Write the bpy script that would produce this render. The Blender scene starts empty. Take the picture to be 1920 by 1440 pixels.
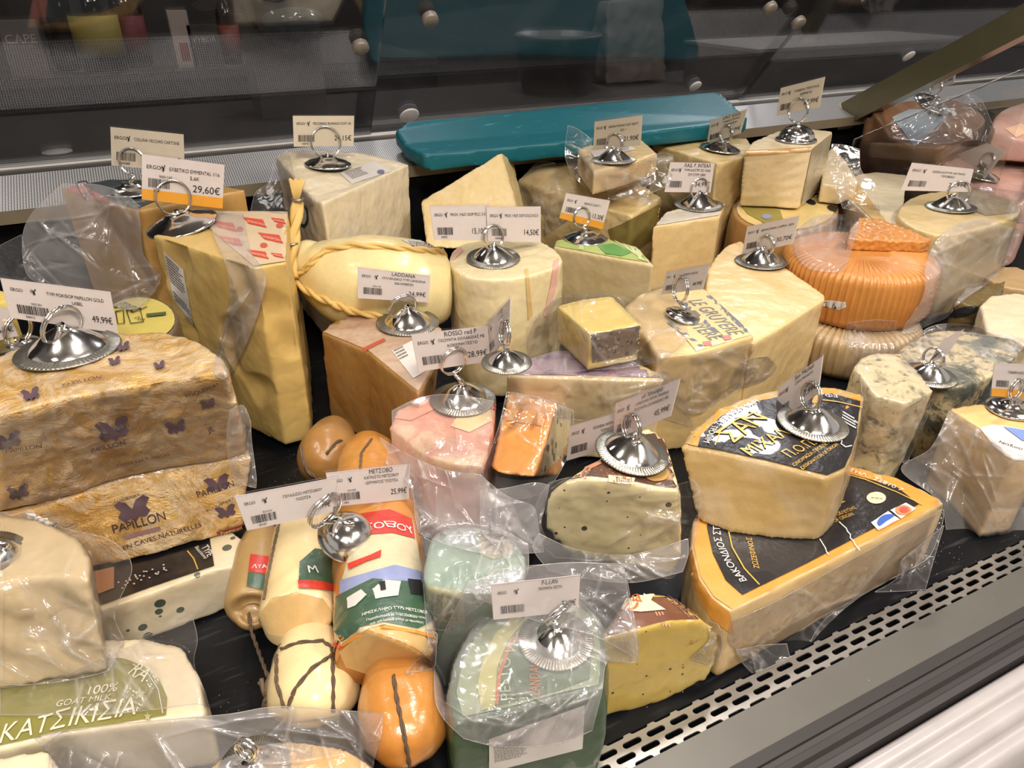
import bpy, bmesh, math, random
from mathutils import Vector, Matrix, noise, geometry
from mathutils.bvhtree import BVHTree

S = bpy.context.scene
COL = S.collection
# ------------------------------------------------------------------ camera, world, exposure
FPX = 1350.0                       # focal length in pixels of the 1920x1440 frame
CAM = Vector((0, 0, 0.42))
PITCH, YAW = math.radians(30.0), math.radians(26.4)
RT = Vector((math.cos(YAW), -math.sin(YAW), 0))
FH = Vector((math.sin(YAW), math.cos(YAW), 0))
FW = FH * math.cos(PITCH) - Vector((0, 0, math.sin(PITCH)))
UPV = FH * math.sin(PITCH) + Vector((0, 0, math.cos(PITCH)))
cd = bpy.data.cameras.new('camera')
cam = bpy.data.objects.new('camera', cd)
COL.objects.link(cam)
cd.sensor_fit = 'HORIZONTAL'; cd.sensor_width = 36.0
cd.lens = 36.0 * FPX / 1920.0
cd.clip_start = 0.01
M = Matrix((RT, UPV, -FW)).transposed().to_4x4()
M.translation = CAM
cam.matrix_world = M
S.camera = cam
w = bpy.data.worlds.new('shop_ambience'); S.world = w
w.use_nodes = True
w.node_tree.nodes['Background'].inputs[0].default_value = (1.0, 0.95, 0.92, 1)
w.node_tree.nodes['Background'].inputs[1].default_value = 0.5
S.view_settings.view_transform = 'Standard'
S.view_settings.look = 'None'
S.view_settings.gamma = 1.0
S.view_settings.exposure = -0.2
S.view_settings.use_curve_mapping = False
S.cycles.transparent_max_bounces = 16
S.cycles.max_bounces = 6
S.cycles.diffuse_bounces = 3
S.cycles.glossy_bounces = 4
S.cycles.transmission_bounces = 3
S.cycles.sample_clamp_indirect = 6.0
S.cycles.caustics_reflective = False
S.cycles.caustics_refractive = False
S.cycles.use_denoising = True
S.cycles.use_adaptive_sampling = True
S.cycles.adaptive_threshold = 0.02

def area(name, loc, target, size, energy, color, spread=180):
    l = bpy.data.lights.new(name, 'AREA'); l.shape = 'DISK'; l.size = size
    l.energy = energy; l.color = color; l.spread = math.radians(spread)
    o = bpy.data.objects.new(name, l); COL.objects.link(o)
    o.location = loc
    o.rotation_euler = (Vector(target) - Vector(loc)).to_track_quat('-Z', 'Y').to_euler()
    return o
WARM = (1.0, 0.91, 0.80)
area('shop_light', (-0.1, -0.75, 1.45), (0.3, 0.6, 0), 0.40, 23, WARM)
area('shop_light', (1.3, -0.55, 1.6), (0.7, 0.5, 0), 0.35, 21, WARM)
area('shop_light', (0.55, 0.75, 1.6), (0.5, 0.6, 0), 0.18, 14, (1, 0.95, 0.9))
area('shop_light', (-0.6, 0.5, 1.6), (0.0, 0.6, 0), 0.25, 9, WARM)
area('shop_light', (0.5, 0.25, 1.75), (0.5, 0.5, 0), 0.15, 8, WARM)
area('back_light', (2.1, 1.95, 1.65), (0.5, 0.5, 0), 0.30, 18, (1, 0.97, 0.95))
area('back_light', (0.7, 1.9, 1.7), (0.4, 0.5, 0), 0.25, 10, (1, 0.97, 0.95))
area('back_light', (-0.5, 2.0, 1.5), (0.1, 1.6, 0.2), 0.25, 3, WARM)  # fill lamp added to brighten the rear worktop and bottles

# ------------------------------------------------------------------ pixel rays
def ray(u, v):
    return RT * ((u - 960) / FPX) + UPV * ((720 - v) / FPX) + FW
def Z(u, v, z):
    d = ray(u, v); return CAM + d * ((z - CAM.z) / d.z)
def Dp(u, v, d):
    return CAM + ray(u, v) * d
def Yp(u, v, y):
    d = ray(u, v); return CAM + d * ((y - CAM.y) / d.y)
def depth(p):
    return (p - CAM).dot(FW)
def proj(p):
    q = p - CAM; t = q.dot(FW)
    return 960 + FPX * q.dot(RT) / t, 720 - FPX * q.dot(UPV) / t

# ------------------------------------------------------------------ objects
ORG = {}
def thing(name, label, cat, base, group=None):
    o = bpy.data.objects.new(name, None); COL.objects.link(o)
    o.empty_display_size = 0.02
    o.location = base; ORG[o.name] = Vector(base)
    o['label'] = label; o['category'] = cat
    if group: o['group'] = group
    return o
def root_of(o):
    while o.parent: o = o.parent
    return o
def add(name, verts, faces, mat, parent=None, smooth=True, label=None):
    off = ORG.get(root_of(parent).name, Vector()) if parent else Vector()
    me = bpy.data.meshes.new(name)
    me.from_pydata([tuple(Vector(v) - off) for v in verts], [], faces)
    if mat: me.materials.append(mat)
    me.validate()
    bm = bmesh.new(); bm.from_mesh(me)
    bmesh.ops.recalc_face_normals(bm, faces=bm.faces)
    bm.to_mesh(me); bm.free()
    if smooth:
        me.polygons.foreach_set('use_smooth', [True] * len(me.polygons))
    o = bpy.data.objects.new(name, me); COL.objects.link(o)
    if parent: o.parent = parent
    if label: o['label'] = label
    return o
def add_flat(name, verts, faces, mat, parent=None, label=None, smooth=False):
    """no normal recalculation (sheets, prints)"""
    off = ORG.get(root_of(parent).name, Vector()) if parent else Vector()
    me = bpy.data.meshes.new(name)
    me.from_pydata([tuple(Vector(v) - off) for v in verts], [], faces)
    me.materials.append(mat)
    me.validate()
    if smooth: me.polygons.foreach_set('use_smooth', [True] * len(me.polygons))
    o = bpy.data.objects.new(name, me); COL.objects.link(o)
    if parent: o.parent = parent
    if label: o['label'] = label
    return o

class MB:
    """collects shapes for one mesh"""
    def __init__(s): s.v = []; s.f = []
    def add(s, vs, fs):
        n = len(s.v); s.v += [Vector(v) for v in vs]; s.f += [tuple(i + n for i in f) for f in fs]
    def box(s, lo, hi):
        x0, y0, z0 = lo; x1, y1, z1 = hi
        s.add([(x0,y0,z0),(x1,y0,z0),(x1,y1,z0),(x0,y1,z0),(x0,y0,z1),(x1,y0,z1),(x1,y1,z1),(x0,y1,z1)],
              [(0,3,2,1),(4,5,6,7),(0,1,5,4),(1,2,6,5),(2,3,7,6),(3,0,4,7)])
    def tube(s, pts, r, n=8, closed=False, caps=True):
        pts = [Vector(p) for p in pts]; m = len(pts)
        rr = r if isinstance(r, (list, tuple)) else [r] * m
        up = None; rings = []
        for i, p in enumerate(pts):
            a = pts[(i - 1) % m] if (closed or i > 0) else p
            b = pts[(i + 1) % m] if (closed or i < m - 1) else p
            t = (b - a).normalized()
            if up is None:
                up = t.orthogonal().normalized()
            up = (up - t * up.dot(t)).normalized(); sd = t.cross(up)
            rings.append([p + (up * math.cos(k * 2 * math.pi / n) + sd * math.sin(k * 2 * math.pi / n)) * rr[i] for k in range(n)])
        vs = [q for R in rings for q in R]; fs = []
        for i in range(m if closed else m - 1):
            j = (i + 1) % m
            for k in range(n):
                l = (k + 1) % n
                fs.append((i*n+k, i*n+l, j*n+l, j*n+k))
        if not closed and caps:
            fs.append(tuple(range(n))[::-1]); fs.append(tuple((m-1)*n + k for k in range(n)))
        s.add(vs, fs)
    def lathe(s, o, ax, prof, n=40, rib=None):
        ax = Vector(ax).normalized(); e = ax.orthogonal().normalized(); g = ax.cross(e)
        vs = []; fs = []
        for j, (r, h) in enumerate(prof):
            for k in range(n):
                a = 2 * math.pi * k / n
                hh = h + (rib(j, k) if rib else 0)
                vs.append(Vector(o) + (e * math.cos(a) + g * math.sin(a)) * r + ax * hh)
        for j in range(len(prof) - 1):
            for k in range(n):
                l = (k + 1) % n
                fs.append((j*n+k, j*n+l, (j+1)*n+l, (j+1)*n+k))
        fs.append(tuple(range(n))[::-1]); fs.append(tuple((len(prof)-1)*n + k for k in range(n)))
        s.add(vs, fs)
    def build(s, name, mat, parent=None, smooth=False, label=None):
        return add(name, s.v, s.f, mat, parent, smooth, label)

# ------------------------------------------------------------------ materials
def C(h):
    h = h.lstrip('#'); c = [int(h[i:i+2], 16) / 255 for i in (0, 2, 4)]
    return tuple((x / 12.92 if x <= 0.04045 else ((x + 0.055) / 1.055) ** 2.4) for x in c) + (1,)
class NT:
    def __init__(s, name):
        s.m = bpy.data.materials.new(name); s.m.use_nodes = True
        s.t = s.m.node_tree; s.t.nodes.clear()
        s.out = s.n('ShaderNodeOutputMaterial')
        s.co = None
    def n(s, typ, **kw):
        x = s.t.nodes.new(typ)
        for k, v in kw.items():
            if k.startswith('_'): setattr(x, k[1:], v)
        return x
    def set(s, sock, v):
        if isinstance(v, bpy.types.NodeSocket): s.t.links.new(v, sock)
        else: sock.default_value = v
    def obj(s, scale=(1, 1, 1)):
        if s.co is None: s.co = s.n('ShaderNodeTexCoord').outputs['Object']
        if scale == (1, 1, 1): return s.co
        mp = s.n('ShaderNodeMapping'); s.set(mp.inputs['Vector'], s.co); mp.inputs['Scale'].default_value = scale
        return mp.outputs[0]
    def noise(s, scale, detail=3, rough=0.5, dist=0, vec=None):
        x = s.n('ShaderNodeTexNoise'); s.set(x.inputs['Vector'], vec or s.obj())
        x.inputs['Scale'].default_value = scale; x.inputs['Detail'].default_value = detail
        x.inputs['Roughness'].default_value = rough; x.inputs['Distortion'].default_value = dist
        return x.outputs['Fac']
    def voro(s, scale, feature='F1', vec=None, out='Distance', rnd=1):
        x = s.n('ShaderNodeTexVoronoi'); x.feature = feature; s.set(x.inputs['Vector'], vec or s.obj())
        x.inputs['Scale'].default_value = scale; x.inputs['Randomness'].default_value = rnd
        return x.outputs[out]
    def ramp(s, fac, stops, const=False):
        x = s.n('ShaderNodeValToRGB'); s.set(x.inputs[0], fac)
        if const: x.color_ramp.interpolation = 'CONSTANT'
        e = x.color_ramp.elements
        while len(e) < len(stops): e.new(0.5)
        for k, (p, c) in zip(e, stops):
            k.position = p; k.color = c if len(c) == 4 else (*c, 1)
        return x.outputs[0]
    def rng(s, v, a, b, c=0, d=1):
        x = s.n('ShaderNodeMapRange'); s.set(x.inputs[0], v)
        for i, q in enumerate((a, b, c, d)): x.inputs[i + 1].default_value = q
        return x.outputs[0]
    def math(s, op, a, b=0):
        x = s.n('ShaderNodeMath'); x.operation = op; s.set(x.inputs[0], a); s.set(x.inputs[1], b)
        return x.outputs[0]
    def mix(s, fac, a, b):
        x = s.n('ShaderNodeMix'); x.data_type = 'RGBA'; s.set(x.inputs[0], fac)
        s.set(x.inputs[6], a); s.set(x.inputs[7], b); return x.outputs[2]
    def bump(s, h, strength=0.5, dist=0.002, nrm=None):
        x = s.n('ShaderNodeBump'); x.inputs['Strength'].default_value = strength
        x.inputs['Distance'].default_value = dist; s.set(x.inputs['Height'], h)
        if nrm: s.set(x.inputs['Normal'], nrm)
        return x.outputs[0]
    def prin(s, **kw):
        p = s.n('ShaderNodeBsdfPrincipled')
        for k, v in kw.items(): s.set(p.inputs[k.replace('_', ' ')], v)
        s.set(s.out.inputs[0], p.outputs[0]); return p
MATS = {}
def simple(name, col, rough=0.5, metal=0.0, spec=0.5, coat=0.0, bump=None):
    if name in MATS: return MATS[name]
    t = NT(name)
    c = C(col) if isinstance(col, str) else col
    nz = t.noise(35, 4, 0.6)
    cc = t.mix(t.rng(nz, 0.3, 0.7), tuple(x * 0.9 for x in c[:3]) + (1,), c)
    kw = dict(Base_Color=cc, Roughness=rough, Metallic=metal, Specular_IOR_Level=spec, Coat_Weight=coat)
    if bump: kw['Normal'] = t.bump(t.noise(bump[0], 4, 0.6), bump[1], bump[2])
    t.prin(**kw); MATS[name] = t.m
    return t.m

def crinkle(t, sc=1.0):
    """height field of stretched cling film: fine pulled creases and a few flat facets"""
    a = t.noise(38 * sc, 5, 0.62, 1.2, t.obj((1, 2.2, 0.8)))
    b = t.voro(55 * sc, 'F1', t.obj((1, 1.5, 0.7)))
    r = t.math('ABSOLUTE', t.math('SUBTRACT', a, 0.5))
    return t.math('ADD', t.math('MULTIPLY', r, 1.4), t.math('MULTIPLY', b, 0.5))

def cheese(name, c1, c2=None, film=0.5, rough=0.42, spots=None, patch=None, sss=0.0, fcr=1.0, haze=0.0, grain=0.25, fbump=0.55):
    """paste of a cheese under tight clear film (the film is the glossy coat)"""
    if name in MATS: return MATS[name]
    t = NT(name); c1 = C(c1); c2 = C(c2) if c2 else tuple(x * 0.86 for x in c1[:3]) + (1,)
    col = t.mix(t.rng(t.noise(18, 3, 0.5, 0.2), 0.2, 0.8), c2, c1)
    col = t.mix(t.rng(t.noise(170, 3, 0.6), 0.25, 0.75), t.mix(0.10, col, (0.05, 0.03, 0.01, 1)), col)
    if patch:
        for (sc, lo, hi, pc, amt) in patch:
            f = t.math('MULTIPLY', t.rng(t.noise(sc, 6, 0.68, 0.4), lo, hi), amt)
            col = t.mix(f, col, C(pc))
    if spots:
        for (sc, thr, keep, pc) in spots:
            d = t.voro(sc); rc = t.n('ShaderNodeSeparateColor'); t.set(rc.inputs[0], t.voro(sc, out='Color'))
            lim = t.math('MULTIPLY', rc.outputs[0], thr)
            f = t.math('MULTIPLY', t.math('LESS_THAN', d, lim), t.math('LESS_THAN', rc.outputs[1], keep))
            col = t.mix(f, col, C(pc))
    if haze:
        hz = t.rng(t.noise(14, 3, 0.55, 0.3), 0.42, 0.75)
        col = t.mix(t.math('MULTIPLY', hz, haze), col, (0.75, 0.70, 0.64, 1))
    nb = t.bump(t.noise(140, 4, 0.6), grain, 0.0012)
    cb = t.bump(crinkle(t, fcr), fbump, 0.0022)
    t.prin(Base_Color=col, Roughness=rough, Normal=nb, Coat_Weight=film, Coat_Roughness=0.07, Coat_Normal=cb,
           Subsurface_Weight=sss, Subsurface_Radius=(1.0, 0.6, 0.25), Subsurface_Scale=0.006)
    MATS[name] = t.m
    return t.m

def film_mat(name, haze=0.10, gloss=0.6, tint=(0.98, 0.97, 0.98, 1), sc=1.0, rough=0.10, bump=0.25, edge=False):
    if name in MATS: return MATS[name]
    t = NT(name)
    med = t.math('ABSOLUTE', t.math('SUBTRACT', t.noise(30 * sc, 3, 0.5, 0.8), 0.5))
    cloud = t.rng(t.noise(11 * sc, 3, 0.6, 0.6), 0.35, 0.7)
    nb = t.bump(med, bump, 0.006)
    tr = t.n('ShaderNodeBsdfTransparent'); tr.inputs[0].default_value = tint
    df = t.n('ShaderNodeBsdfDiffuse'); df.inputs[0].default_value = (0.92, 0.90, 0.91, 1)
    tl = t.n('ShaderNodeBsdfTranslucent'); tl.inputs[0].default_value = (0.92, 0.90, 0.91, 1)
    dm = t.n('ShaderNodeMixShader'); dm.inputs[0].default_value = 0.4
    t.set(dm.inputs[1], df.outputs[0]); t.set(dm.inputs[2], tl.outputs[0])
    gl = t.n('ShaderNodeBsdfGlossy'); gl.inputs['Roughness'].default_value = rough
    t.set(gl.inputs['Normal'], nb)
    lw = t.n('ShaderNodeLayerWeight'); lw.inputs[0].default_value = 0.18; t.set(lw.inputs['Normal'], nb)
    hz = t.math('ADD', t.math('MULTIPLY', cloud, haze), t.math('ADD', haze * 0.5, t.math('MULTIPLY', lw.outputs['Facing'], haze * 0.4)))
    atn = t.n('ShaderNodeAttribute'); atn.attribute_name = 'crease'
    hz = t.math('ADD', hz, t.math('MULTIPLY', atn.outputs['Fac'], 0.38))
    if edge: hz = t.math('ADD', hz, 0.25)
    m1 = t.n('ShaderNodeMixShader'); t.set(m1.inputs[0], hz); t.set(m1.inputs[1], tr.outputs[0]); t.set(m1.inputs[2], dm.outputs[0])
    m2 = t.n('ShaderNodeMixShader')
    t.set(m2.inputs[0], t.math('MULTIPLY', t.math('ADD', t.math('MULTIPLY', lw.outputs['Fresnel'], 0.6), 0.075), gloss))
    t.set(m2.inputs[1], m1.outputs[0]); t.set(m2.inputs[2], gl.outputs[0])
    t.set(t.out.inputs[0], m2.outputs[0])
    MATS[name] = t.m
    return t.m
FILM = film_mat('clear_bag_film', 0.06, 0.9, rough=0.10)
MILKY = film_mat('milky_bag_film', 0.25, 0.9, rough=0.13)
VAC = film_mat('thick_vacuum_film', 0.085, 1.0, sc=0.7, rough=0.10)
FEDGE = film_mat('film_edge', 0.1, 0.9, edge=True)
CLEAR = film_mat('clear_card_plastic', 0.012, 0.18, sc=0.2, rough=0.05, bump=0.05)

# ------------------------------------------------------------------ bodies
ALL = []            # (bvh, name) of every solid body, world space
class Body:
    def __init__(s, verts, faces, root=None, solid=True):
        s.v = [Vector(v) for v in verts]; s.f = faces; s.root = root; s.part = None
        s.bvh = BVHTree.FromPolygons(s.v, faces)
        if solid: ALL.append(s.bvh)
    def hit(s, u, v):
        d = ray(u, v).normalized()
        p, n, i, t = s.bvh.ray_cast(CAM, d)
        if p is None:
            p, n, i, t = s.bvh.find_nearest(CAM + d * max(0.2, (s.center() - CAM).length))
        if n.dot(d) > 0: n = -n
        return p, n
    def center(s):
        if not hasattr(s, '_c'):
            c = Vector()
            for q in s.v: c += q
            s._c = c / len(s.v)
        return s._c
def cast(u, v, bvhs=None):
    d = ray(u, v); L = d.length; d = d / L; best = None
    for b in (bvhs or ALL):
        p, n, i, t = b.ray_cast(CAM, d)
        if p is not None and (best is None or t < best[2]): best = (p, n, t)
    return best
def remesh(verts, faces, vox=0.0025, sm=3, amp=0.0006, fr=60, dent=None, seed=0):
    me = bpy.data.meshes.new('tmp'); me.from_pydata([tuple(v) for v in verts], [], faces); me.validate()
    bm = bmesh.new(); bm.from_mesh(me); bmesh.ops.recalc_face_normals(bm, faces=bm.faces); bm.to_mesh(me); bm.free()
    o = bpy.data.objects.new('tmp', me); COL.objects.link(o)
    m = o.modifiers.new('r', 'REMESH'); m.mode = 'VOXEL'; m.voxel_size = vox
    if sm:
        m = o.modifiers.new('s', 'SMOOTH'); m.iterations = sm; m.factor = 0.5
    dg = bpy.context.evaluated_depsgraph_get()
    me2 = bpy.data.meshes.new_from_object(o.evaluated_get(dg))
    bpy.data.objects.remove(o); bpy.data.meshes.remove(me)
    ns = [v.normal.copy() for v in me2.vertices]
    vs = [v.co.copy() for v in me2.vertices]
    off = Vector((seed * 3.7, seed * 1.3, 0))
    for i, p in enumerate(vs):
        d = amp * noise.noise(p * fr + off) + amp * 0.5 * noise.noise(p * fr * 3 + off)
        if dent: d += dent(p, ns[i])
        vs[i] = p + ns[i] * d
    fs = [tuple(q.vertices) for q in me2.polygons]
    bpy.data.meshes.remove(me2)
    return vs, fs
def pt(q, z):
    if isinstance(q, Vector): return q
    return Z(q[0], q[1], q[2] if len(q) > 2 else z)
def prism(top, bot, bulge=0, nr=5):
    n = len(top); ct = sum(top, Vector()) / n; vs = []; fs = []
    for j in range(nr + 1):
        a = j / nr
        for i in range(n):
            p = top[i].lerp(bot[i], a)
            if bulge:
                c = ct.lerp(sum(bot, Vector()) / n, a)
                d = (p - c); d.z = 0
                p = p + d.normalized() * bulge * math.sin(math.pi * min(1, max(0, a))) ** 0.6
            vs.append(p)
    for j in range(nr):
        for i in range(n):
            k = (i + 1) % n
            fs.append((j*n+i, j*n+k, (j+1)*n+k, (j+1)*n+i))
    fs.append(tuple(range(n))); fs.append(tuple(nr*n + i for i in range(n))[::-1])
    return vs, fs
def block(name, label, cat, top, z, h, mat, bot=None, sc=1.0, sh=(0, 0), bulge=0, vox=0.0025, sm=3, amp=0.0006, fr=60,
          dent=None, part='paste', group=None, seed=0):
    T = [pt(q, z) for q in top]
    zb = z - h
    if not any(isinstance(q, Vector) for q in top):       # keep everything in front of the rear ledge
        T = [p if p.y <= 0.958 else Yp(q[0], q[1], 0.958) for p, q in zip(T, top)]
    c = sum(T, Vector()) / len(T)
    if bot is None:
        B = []
        for p in T:
            d = p - c
            B.append(Vector((c.x + d.x * sc + sh[0], c.y + d.y * sc + sh[1], (p.z - h) if isinstance(top[0], Vector) or len(top[0]) > 2 else zb)))
    else:
        B = [pt(q, z - h) for q in bot]
    vs, fs = prism(T, B, bulge)
    vs, fs = remesh(vs, fs, vox, sm, amp, fr, dent, seed)
    cb = sum(B, Vector()) / len(B)
    r = thing(name, label, cat, (cb.x, cb.y, min(p.z for p in B)), group)
    b = Body(vs, fs, r)
    b.part = add(part, vs, fs, mat, r)
    b.root = r
    return b
def spl(P, k=4):
    """closed smooth outline through the points"""
    n = len(P); out = []
    vec = isinstance(P[0], Vector); Q = [tuple(p) for p in P]
    for i in range(n):
        a, b, c, d = Q[i-1], Q[i], Q[(i+1) % n], Q[(i+2) % n]
        for j in range(k):
            f = j / k
            q = tuple(0.5 * ((2*y) + (z-x)*f + (2*x-5*y+4*z-w_)*f*f + (3*y-x-3*z+w_)*f**3) for x, y, z, w_ in zip(a, b, c, d))
            out.append(Vector(q) if vec else q)
    return out
def front_wedge(name, label, cat, outline, A, Bp, apex, taper, mat, **k):
    """wedge given by its cut face (image outline on the vertical plane through A and Bp), narrowing towards an upright back edge"""
    n = (Bp - A); n = Vector((-n.y, n.x, 0)).normalized()
    F_ = []
    for u, v in outline:
        d = ray(u, v); F_.append(CAM + d * ((A - CAM).dot(n) / d.dot(n)))
    Bk = [Vector((apex.x + (p.x - apex.x) * taper, apex.y + (p.y - apex.y) * taper, p.z * .96 + .04 * apex.z)) for p in F_]
    return block(name, label, cat, F_, 0, 0, mat, bot=Bk, **k)
def loft(name, label, cat, pts, rad, mat, squash=1.0, n=36, m=40, amp=0.0006, fr=50, part='paste', flat_end=(False, False), group=None, mod=None):
    """body of revolution-like solid along a bent axis; pts 3-D, rad radii"""
    pts = [Vector(p) for p in pts]; K = len(pts)
    def cr(A, t):
        i = min(int(t), K - 2); f = t - i
        g = lambda k: A[max(0, min(K - 1, k))]
        p0, p1, p2, p3 = g(i-1), g(i), g(i+1), g(i+2)
        return 0.5 * ((2*p1) + (p2-p0)*f + (2*p0-5*p1+4*p2-p3)*f*f + (3*p1-p0-3*p2+p3)*f**3)
    P = []; R = []
    for j in range(m + 1):
        t = (K - 1) * j / m; P.append(cr(pts, t)); R.append(max(0.0005, cr(rad, t)))
    axis = (pts[-1] - pts[0]).normalized()
    sd = axis.cross(Vector((0, 0, 1))).normalized()
    vs = []; fs = []
    for j, p in enumerate(P):
        t = (P[min(m, j+1)] - P[max(0, j-1)]).normalized()
        s2 = (sd - t * sd.dot(t)).normalized(); up = s2.cross(t)
        for k in range(n):
            a = 2 * math.pi * k / n
            q = p + s2 * math.cos(a) * R[j] + up * math.sin(a) * R[j] * squash
            nn = (q - p).normalized()
            d = amp * noise.noise(q * fr) * 2
            if mod: d += mod(j / m, a)
            vs.append(q + nn * d)
    for j in range(m):
        for k in range(n):
            l = (k + 1) % n
            fs.append((j*n+k, j*n+l, (j+1)*n+l, (j+1)*n+k))
    fs.append(tuple(range(n))[::-1]); fs.append(tuple(m*n + k for k in range(n)))
    lo = min(vs, key=lambda q: q.z).z; c = sum(P, Vector()) / len(P)
    r = thing(name, label, cat, (c.x, c.y, lo), group)
    b = Body(vs, fs, r); b.part = add(part, vs, fs, mat, r); b.P = P; b.R = R
    return b

# ------------------------------------------------------------------ patches, prints and sheets on bodies
def patch(b, poly, mat, name, lift=0.0008, step=None, parent=None, label=None, thick=0.0):
    """paper or rind outline laid on the body"""
    xs = [p[0] for p in poly]; ys = [p[1] for p in poly]
    step = step or max(3.0, max(max(xs) - min(xs), max(ys) - min(ys)) / 26)
    bd = []
    for i, p in enumerate(poly):
        q = poly[(i + 1) % len(poly)]
        L = math.hypot(q[0] - p[0], q[1] - p[1]); k = max(1, int(L / step))
        for j in range(k): bd.append(Vector((p[0] + (q[0]-p[0]) * j / k, p[1] + (q[1]-p[1]) * j / k)))
    nb = len(bd); P = list(bd)
    y = min(ys) + step * 0.5; row = 0
    def inside(x, y):
        c = False; j = nb - 1
        for i in range(nb):
            a, e = bd[i], bd[j]
            if (a.y > y) != (e.y > y) and x < (e.x - a.x) * (y - a.y) / (e.y - a.y) + a.x: c = not c
            j = i
        return c
    while y < max(ys):
        x = min(xs) + (step * 0.5 if row % 2 else 0)
        while x < max(xs):
            if inside(x, y) and min((Vector((x, y)) - q).length for q in bd) > step * 0.4: P.append(Vector((x, y)))
            x += step
        y += step * 0.87; row += 1
    V, E, Fc, *_ = geometry.delaunay_2d_cdt(P, [], [list(range(nb))], 1, 1e-4)
    vs = []
    for q in V:
        p, n = b.hit(q.x, q.y); vs.append(p + n * lift)
    fs = []
    for f in Fc:
        a, c, d = (vs[i] for i in f[:3])
        nn = (c - a).cross(d - a)
        fs.append(tuple(f) if nn.dot(CAM - a) > 0 else tuple(f)[::-1])
    return add_flat(name, vs, fs, mat, parent or b.root, label, smooth=True)

TXT = {}; CH = {}
def curve_mesh(txt, bold=0.0, fill=False):
    c = bpy.data.curves.new('t', 'FONT'); c.body = txt; c.size = 1; c.resolution_u = 3; c.offset = min(bold, 0.024)
    if not fill: c.fill_mode = 'NONE'
    o = bpy.data.objects.new('t', c); me = o.to_mesh()
    vs = [v.co.copy() for v in me.vertices]; es = [tuple(e.vertices) for e in me.edges]
    o.to_mesh_clear(); bpy.data.objects.remove(o); bpy.data.curves.remove(c)
    return vs, es
ADV_I = max(v.x for v in curve_mesh('I')[0])
def char(ch, bold):
    """one letter: outline filled by the non-zero rule (the font's strokes overlap)"""
    k = (ch, bold)
    if k in CH: return CH[k]
    adv = max(v.x for v in curve_mesh(ch + 'I')[0]) - ADV_I
    vs, es = curve_mesh(ch, bold) if ch != ' ' else ([], [])
    if not vs:
        CH[k] = ([], [], adv); return CH[k]
    nxt = {}
    for i, j in es: nxt.setdefault(i, []).append(j); nxt.setdefault(j, []).append(i)
    seen = set(); loops = []
    for st in range(len(vs)):
        if st in seen or st not in nxt: continue
        lp = [st]; seen.add(st); cur = st
        while True:
            n_ = [q for q in nxt[cur] if q not in seen]
            if not n_: break
            q = cur + 1 if cur + 1 in n_ else n_[0]; lp.append(q); seen.add(q); cur = q
        if len(lp) > 2: loops.append(lp)
    V, E, Fc, *_ = geometry.delaunay_2d_cdt([Vector((v.x, v.y)) for v in vs], [(l[i], l[(i+1) % len(l)]) for l in loops for i in range(len(l))], [], 0, 1e-5)
    out = []
    for f in Fc:
        x = sum(V[i].x for i in f) / len(f); y = sum(V[i].y for i in f) / len(f); wn = 0
        for l in loops:
            for i in range(len(l)):
                p, q = vs[l[i]], vs[l[(i+1) % len(l)]]
                if (p.y > y) != (q.y > y):
                    if x < p.x + (q.x - p.x) * (y - p.y) / (q.y - p.y): wn += 1 if q.y > p.y else -1
        if wn: out.append(tuple(f))
    CH[k] = ([Vector((v.x, v.y, 0)) for v in V], out, adv)
    return CH[k]
LAT = str.maketrans('ΑΒΕΖΗΙΚΜΝΟΡΤΥΧο', 'ABEZHIKMNOPTYXo')
def glyphs(s, bold=0.0):
    k = (s, bold)
    if k not in TXT:
        vs = []; fs = []; x = 0.0
        for ch in s.translate(LAT):
            v, f, adv = char(ch, bold); n = len(vs)
            vs += [Vector((q.x + x, q.y, 0)) for q in v]; fs += [tuple(i + n for i in t_) for t_ in f]; x += adv
        if not vs: vs = [Vector((0,0,0)), Vector((.1,0,0)), Vector((.1,.1,0))]; fs = [(0,1,2)]
        x0 = min(v.x for v in vs); x1 = max(v.x for v in vs)
        TXT[k] = ([Vector((v.x - x0, v.y, 0)) for v in vs], fs, x1 - x0)
    return TXT[k]
def text_on(b, items, mat, name, parent=None, lift=0.0013, label=None):
    """items: (string, [(u,v) baseline pixels...], height scale, bold) written along baselines on the body"""
    mb = MB()
    for it in items:
        s, base = it[0], it[1]; ys = it[2] if len(it) > 2 else 1.0; bold = it[3] if len(it) > 3 else 0.0
        H = []
        K = 12 if len(base) > 2 else 4
        for i in range(len(base) - 1):
            for k in range(K):
                a = k / K
                H.append(b.hit(base[i][0] * (1-a) + base[i+1][0] * a, base[i][1] * (1-a) + base[i+1][1] * a))
        H.append(b.hit(*base[-1]))
        cum = [0]
        for i in range(1, len(H)): cum.append(cum[-1] + (H[i][0] - H[i-1][0]).length)
        vs, fs, W = glyphs(s, bold); k = cum[-1] / W
        out = []
        for q in vs:
            x = q.x * k; i = 0
            while i < len(cum) - 2 and cum[i+1] < x: i += 1
            a = (x - cum[i]) / max(1e-9, cum[i+1] - cum[i])
            p = H[i][0].lerp(H[i+1][0], a); n = H[i][1].lerp(H[i+1][1], a).normalized()
            t = (H[i+1][0] - H[i][0]).normalized(); up = n.cross(t).normalized()
            w_ = p + up * q.y * k * ys
            h = b.bvh.ray_cast(w_ + n * 0.02, -n)
            if h[0] is not None and (h[0] - w_).length < 0.015: w_ = h[0]; n = h[1] if h[1].dot(n) > 0 else -h[1]
            out.append(w_ + n * lift)
        mb.add(out, fs)
    return add_flat(name, mb.v, mb.f, mat, parent or b.root, label)

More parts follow.
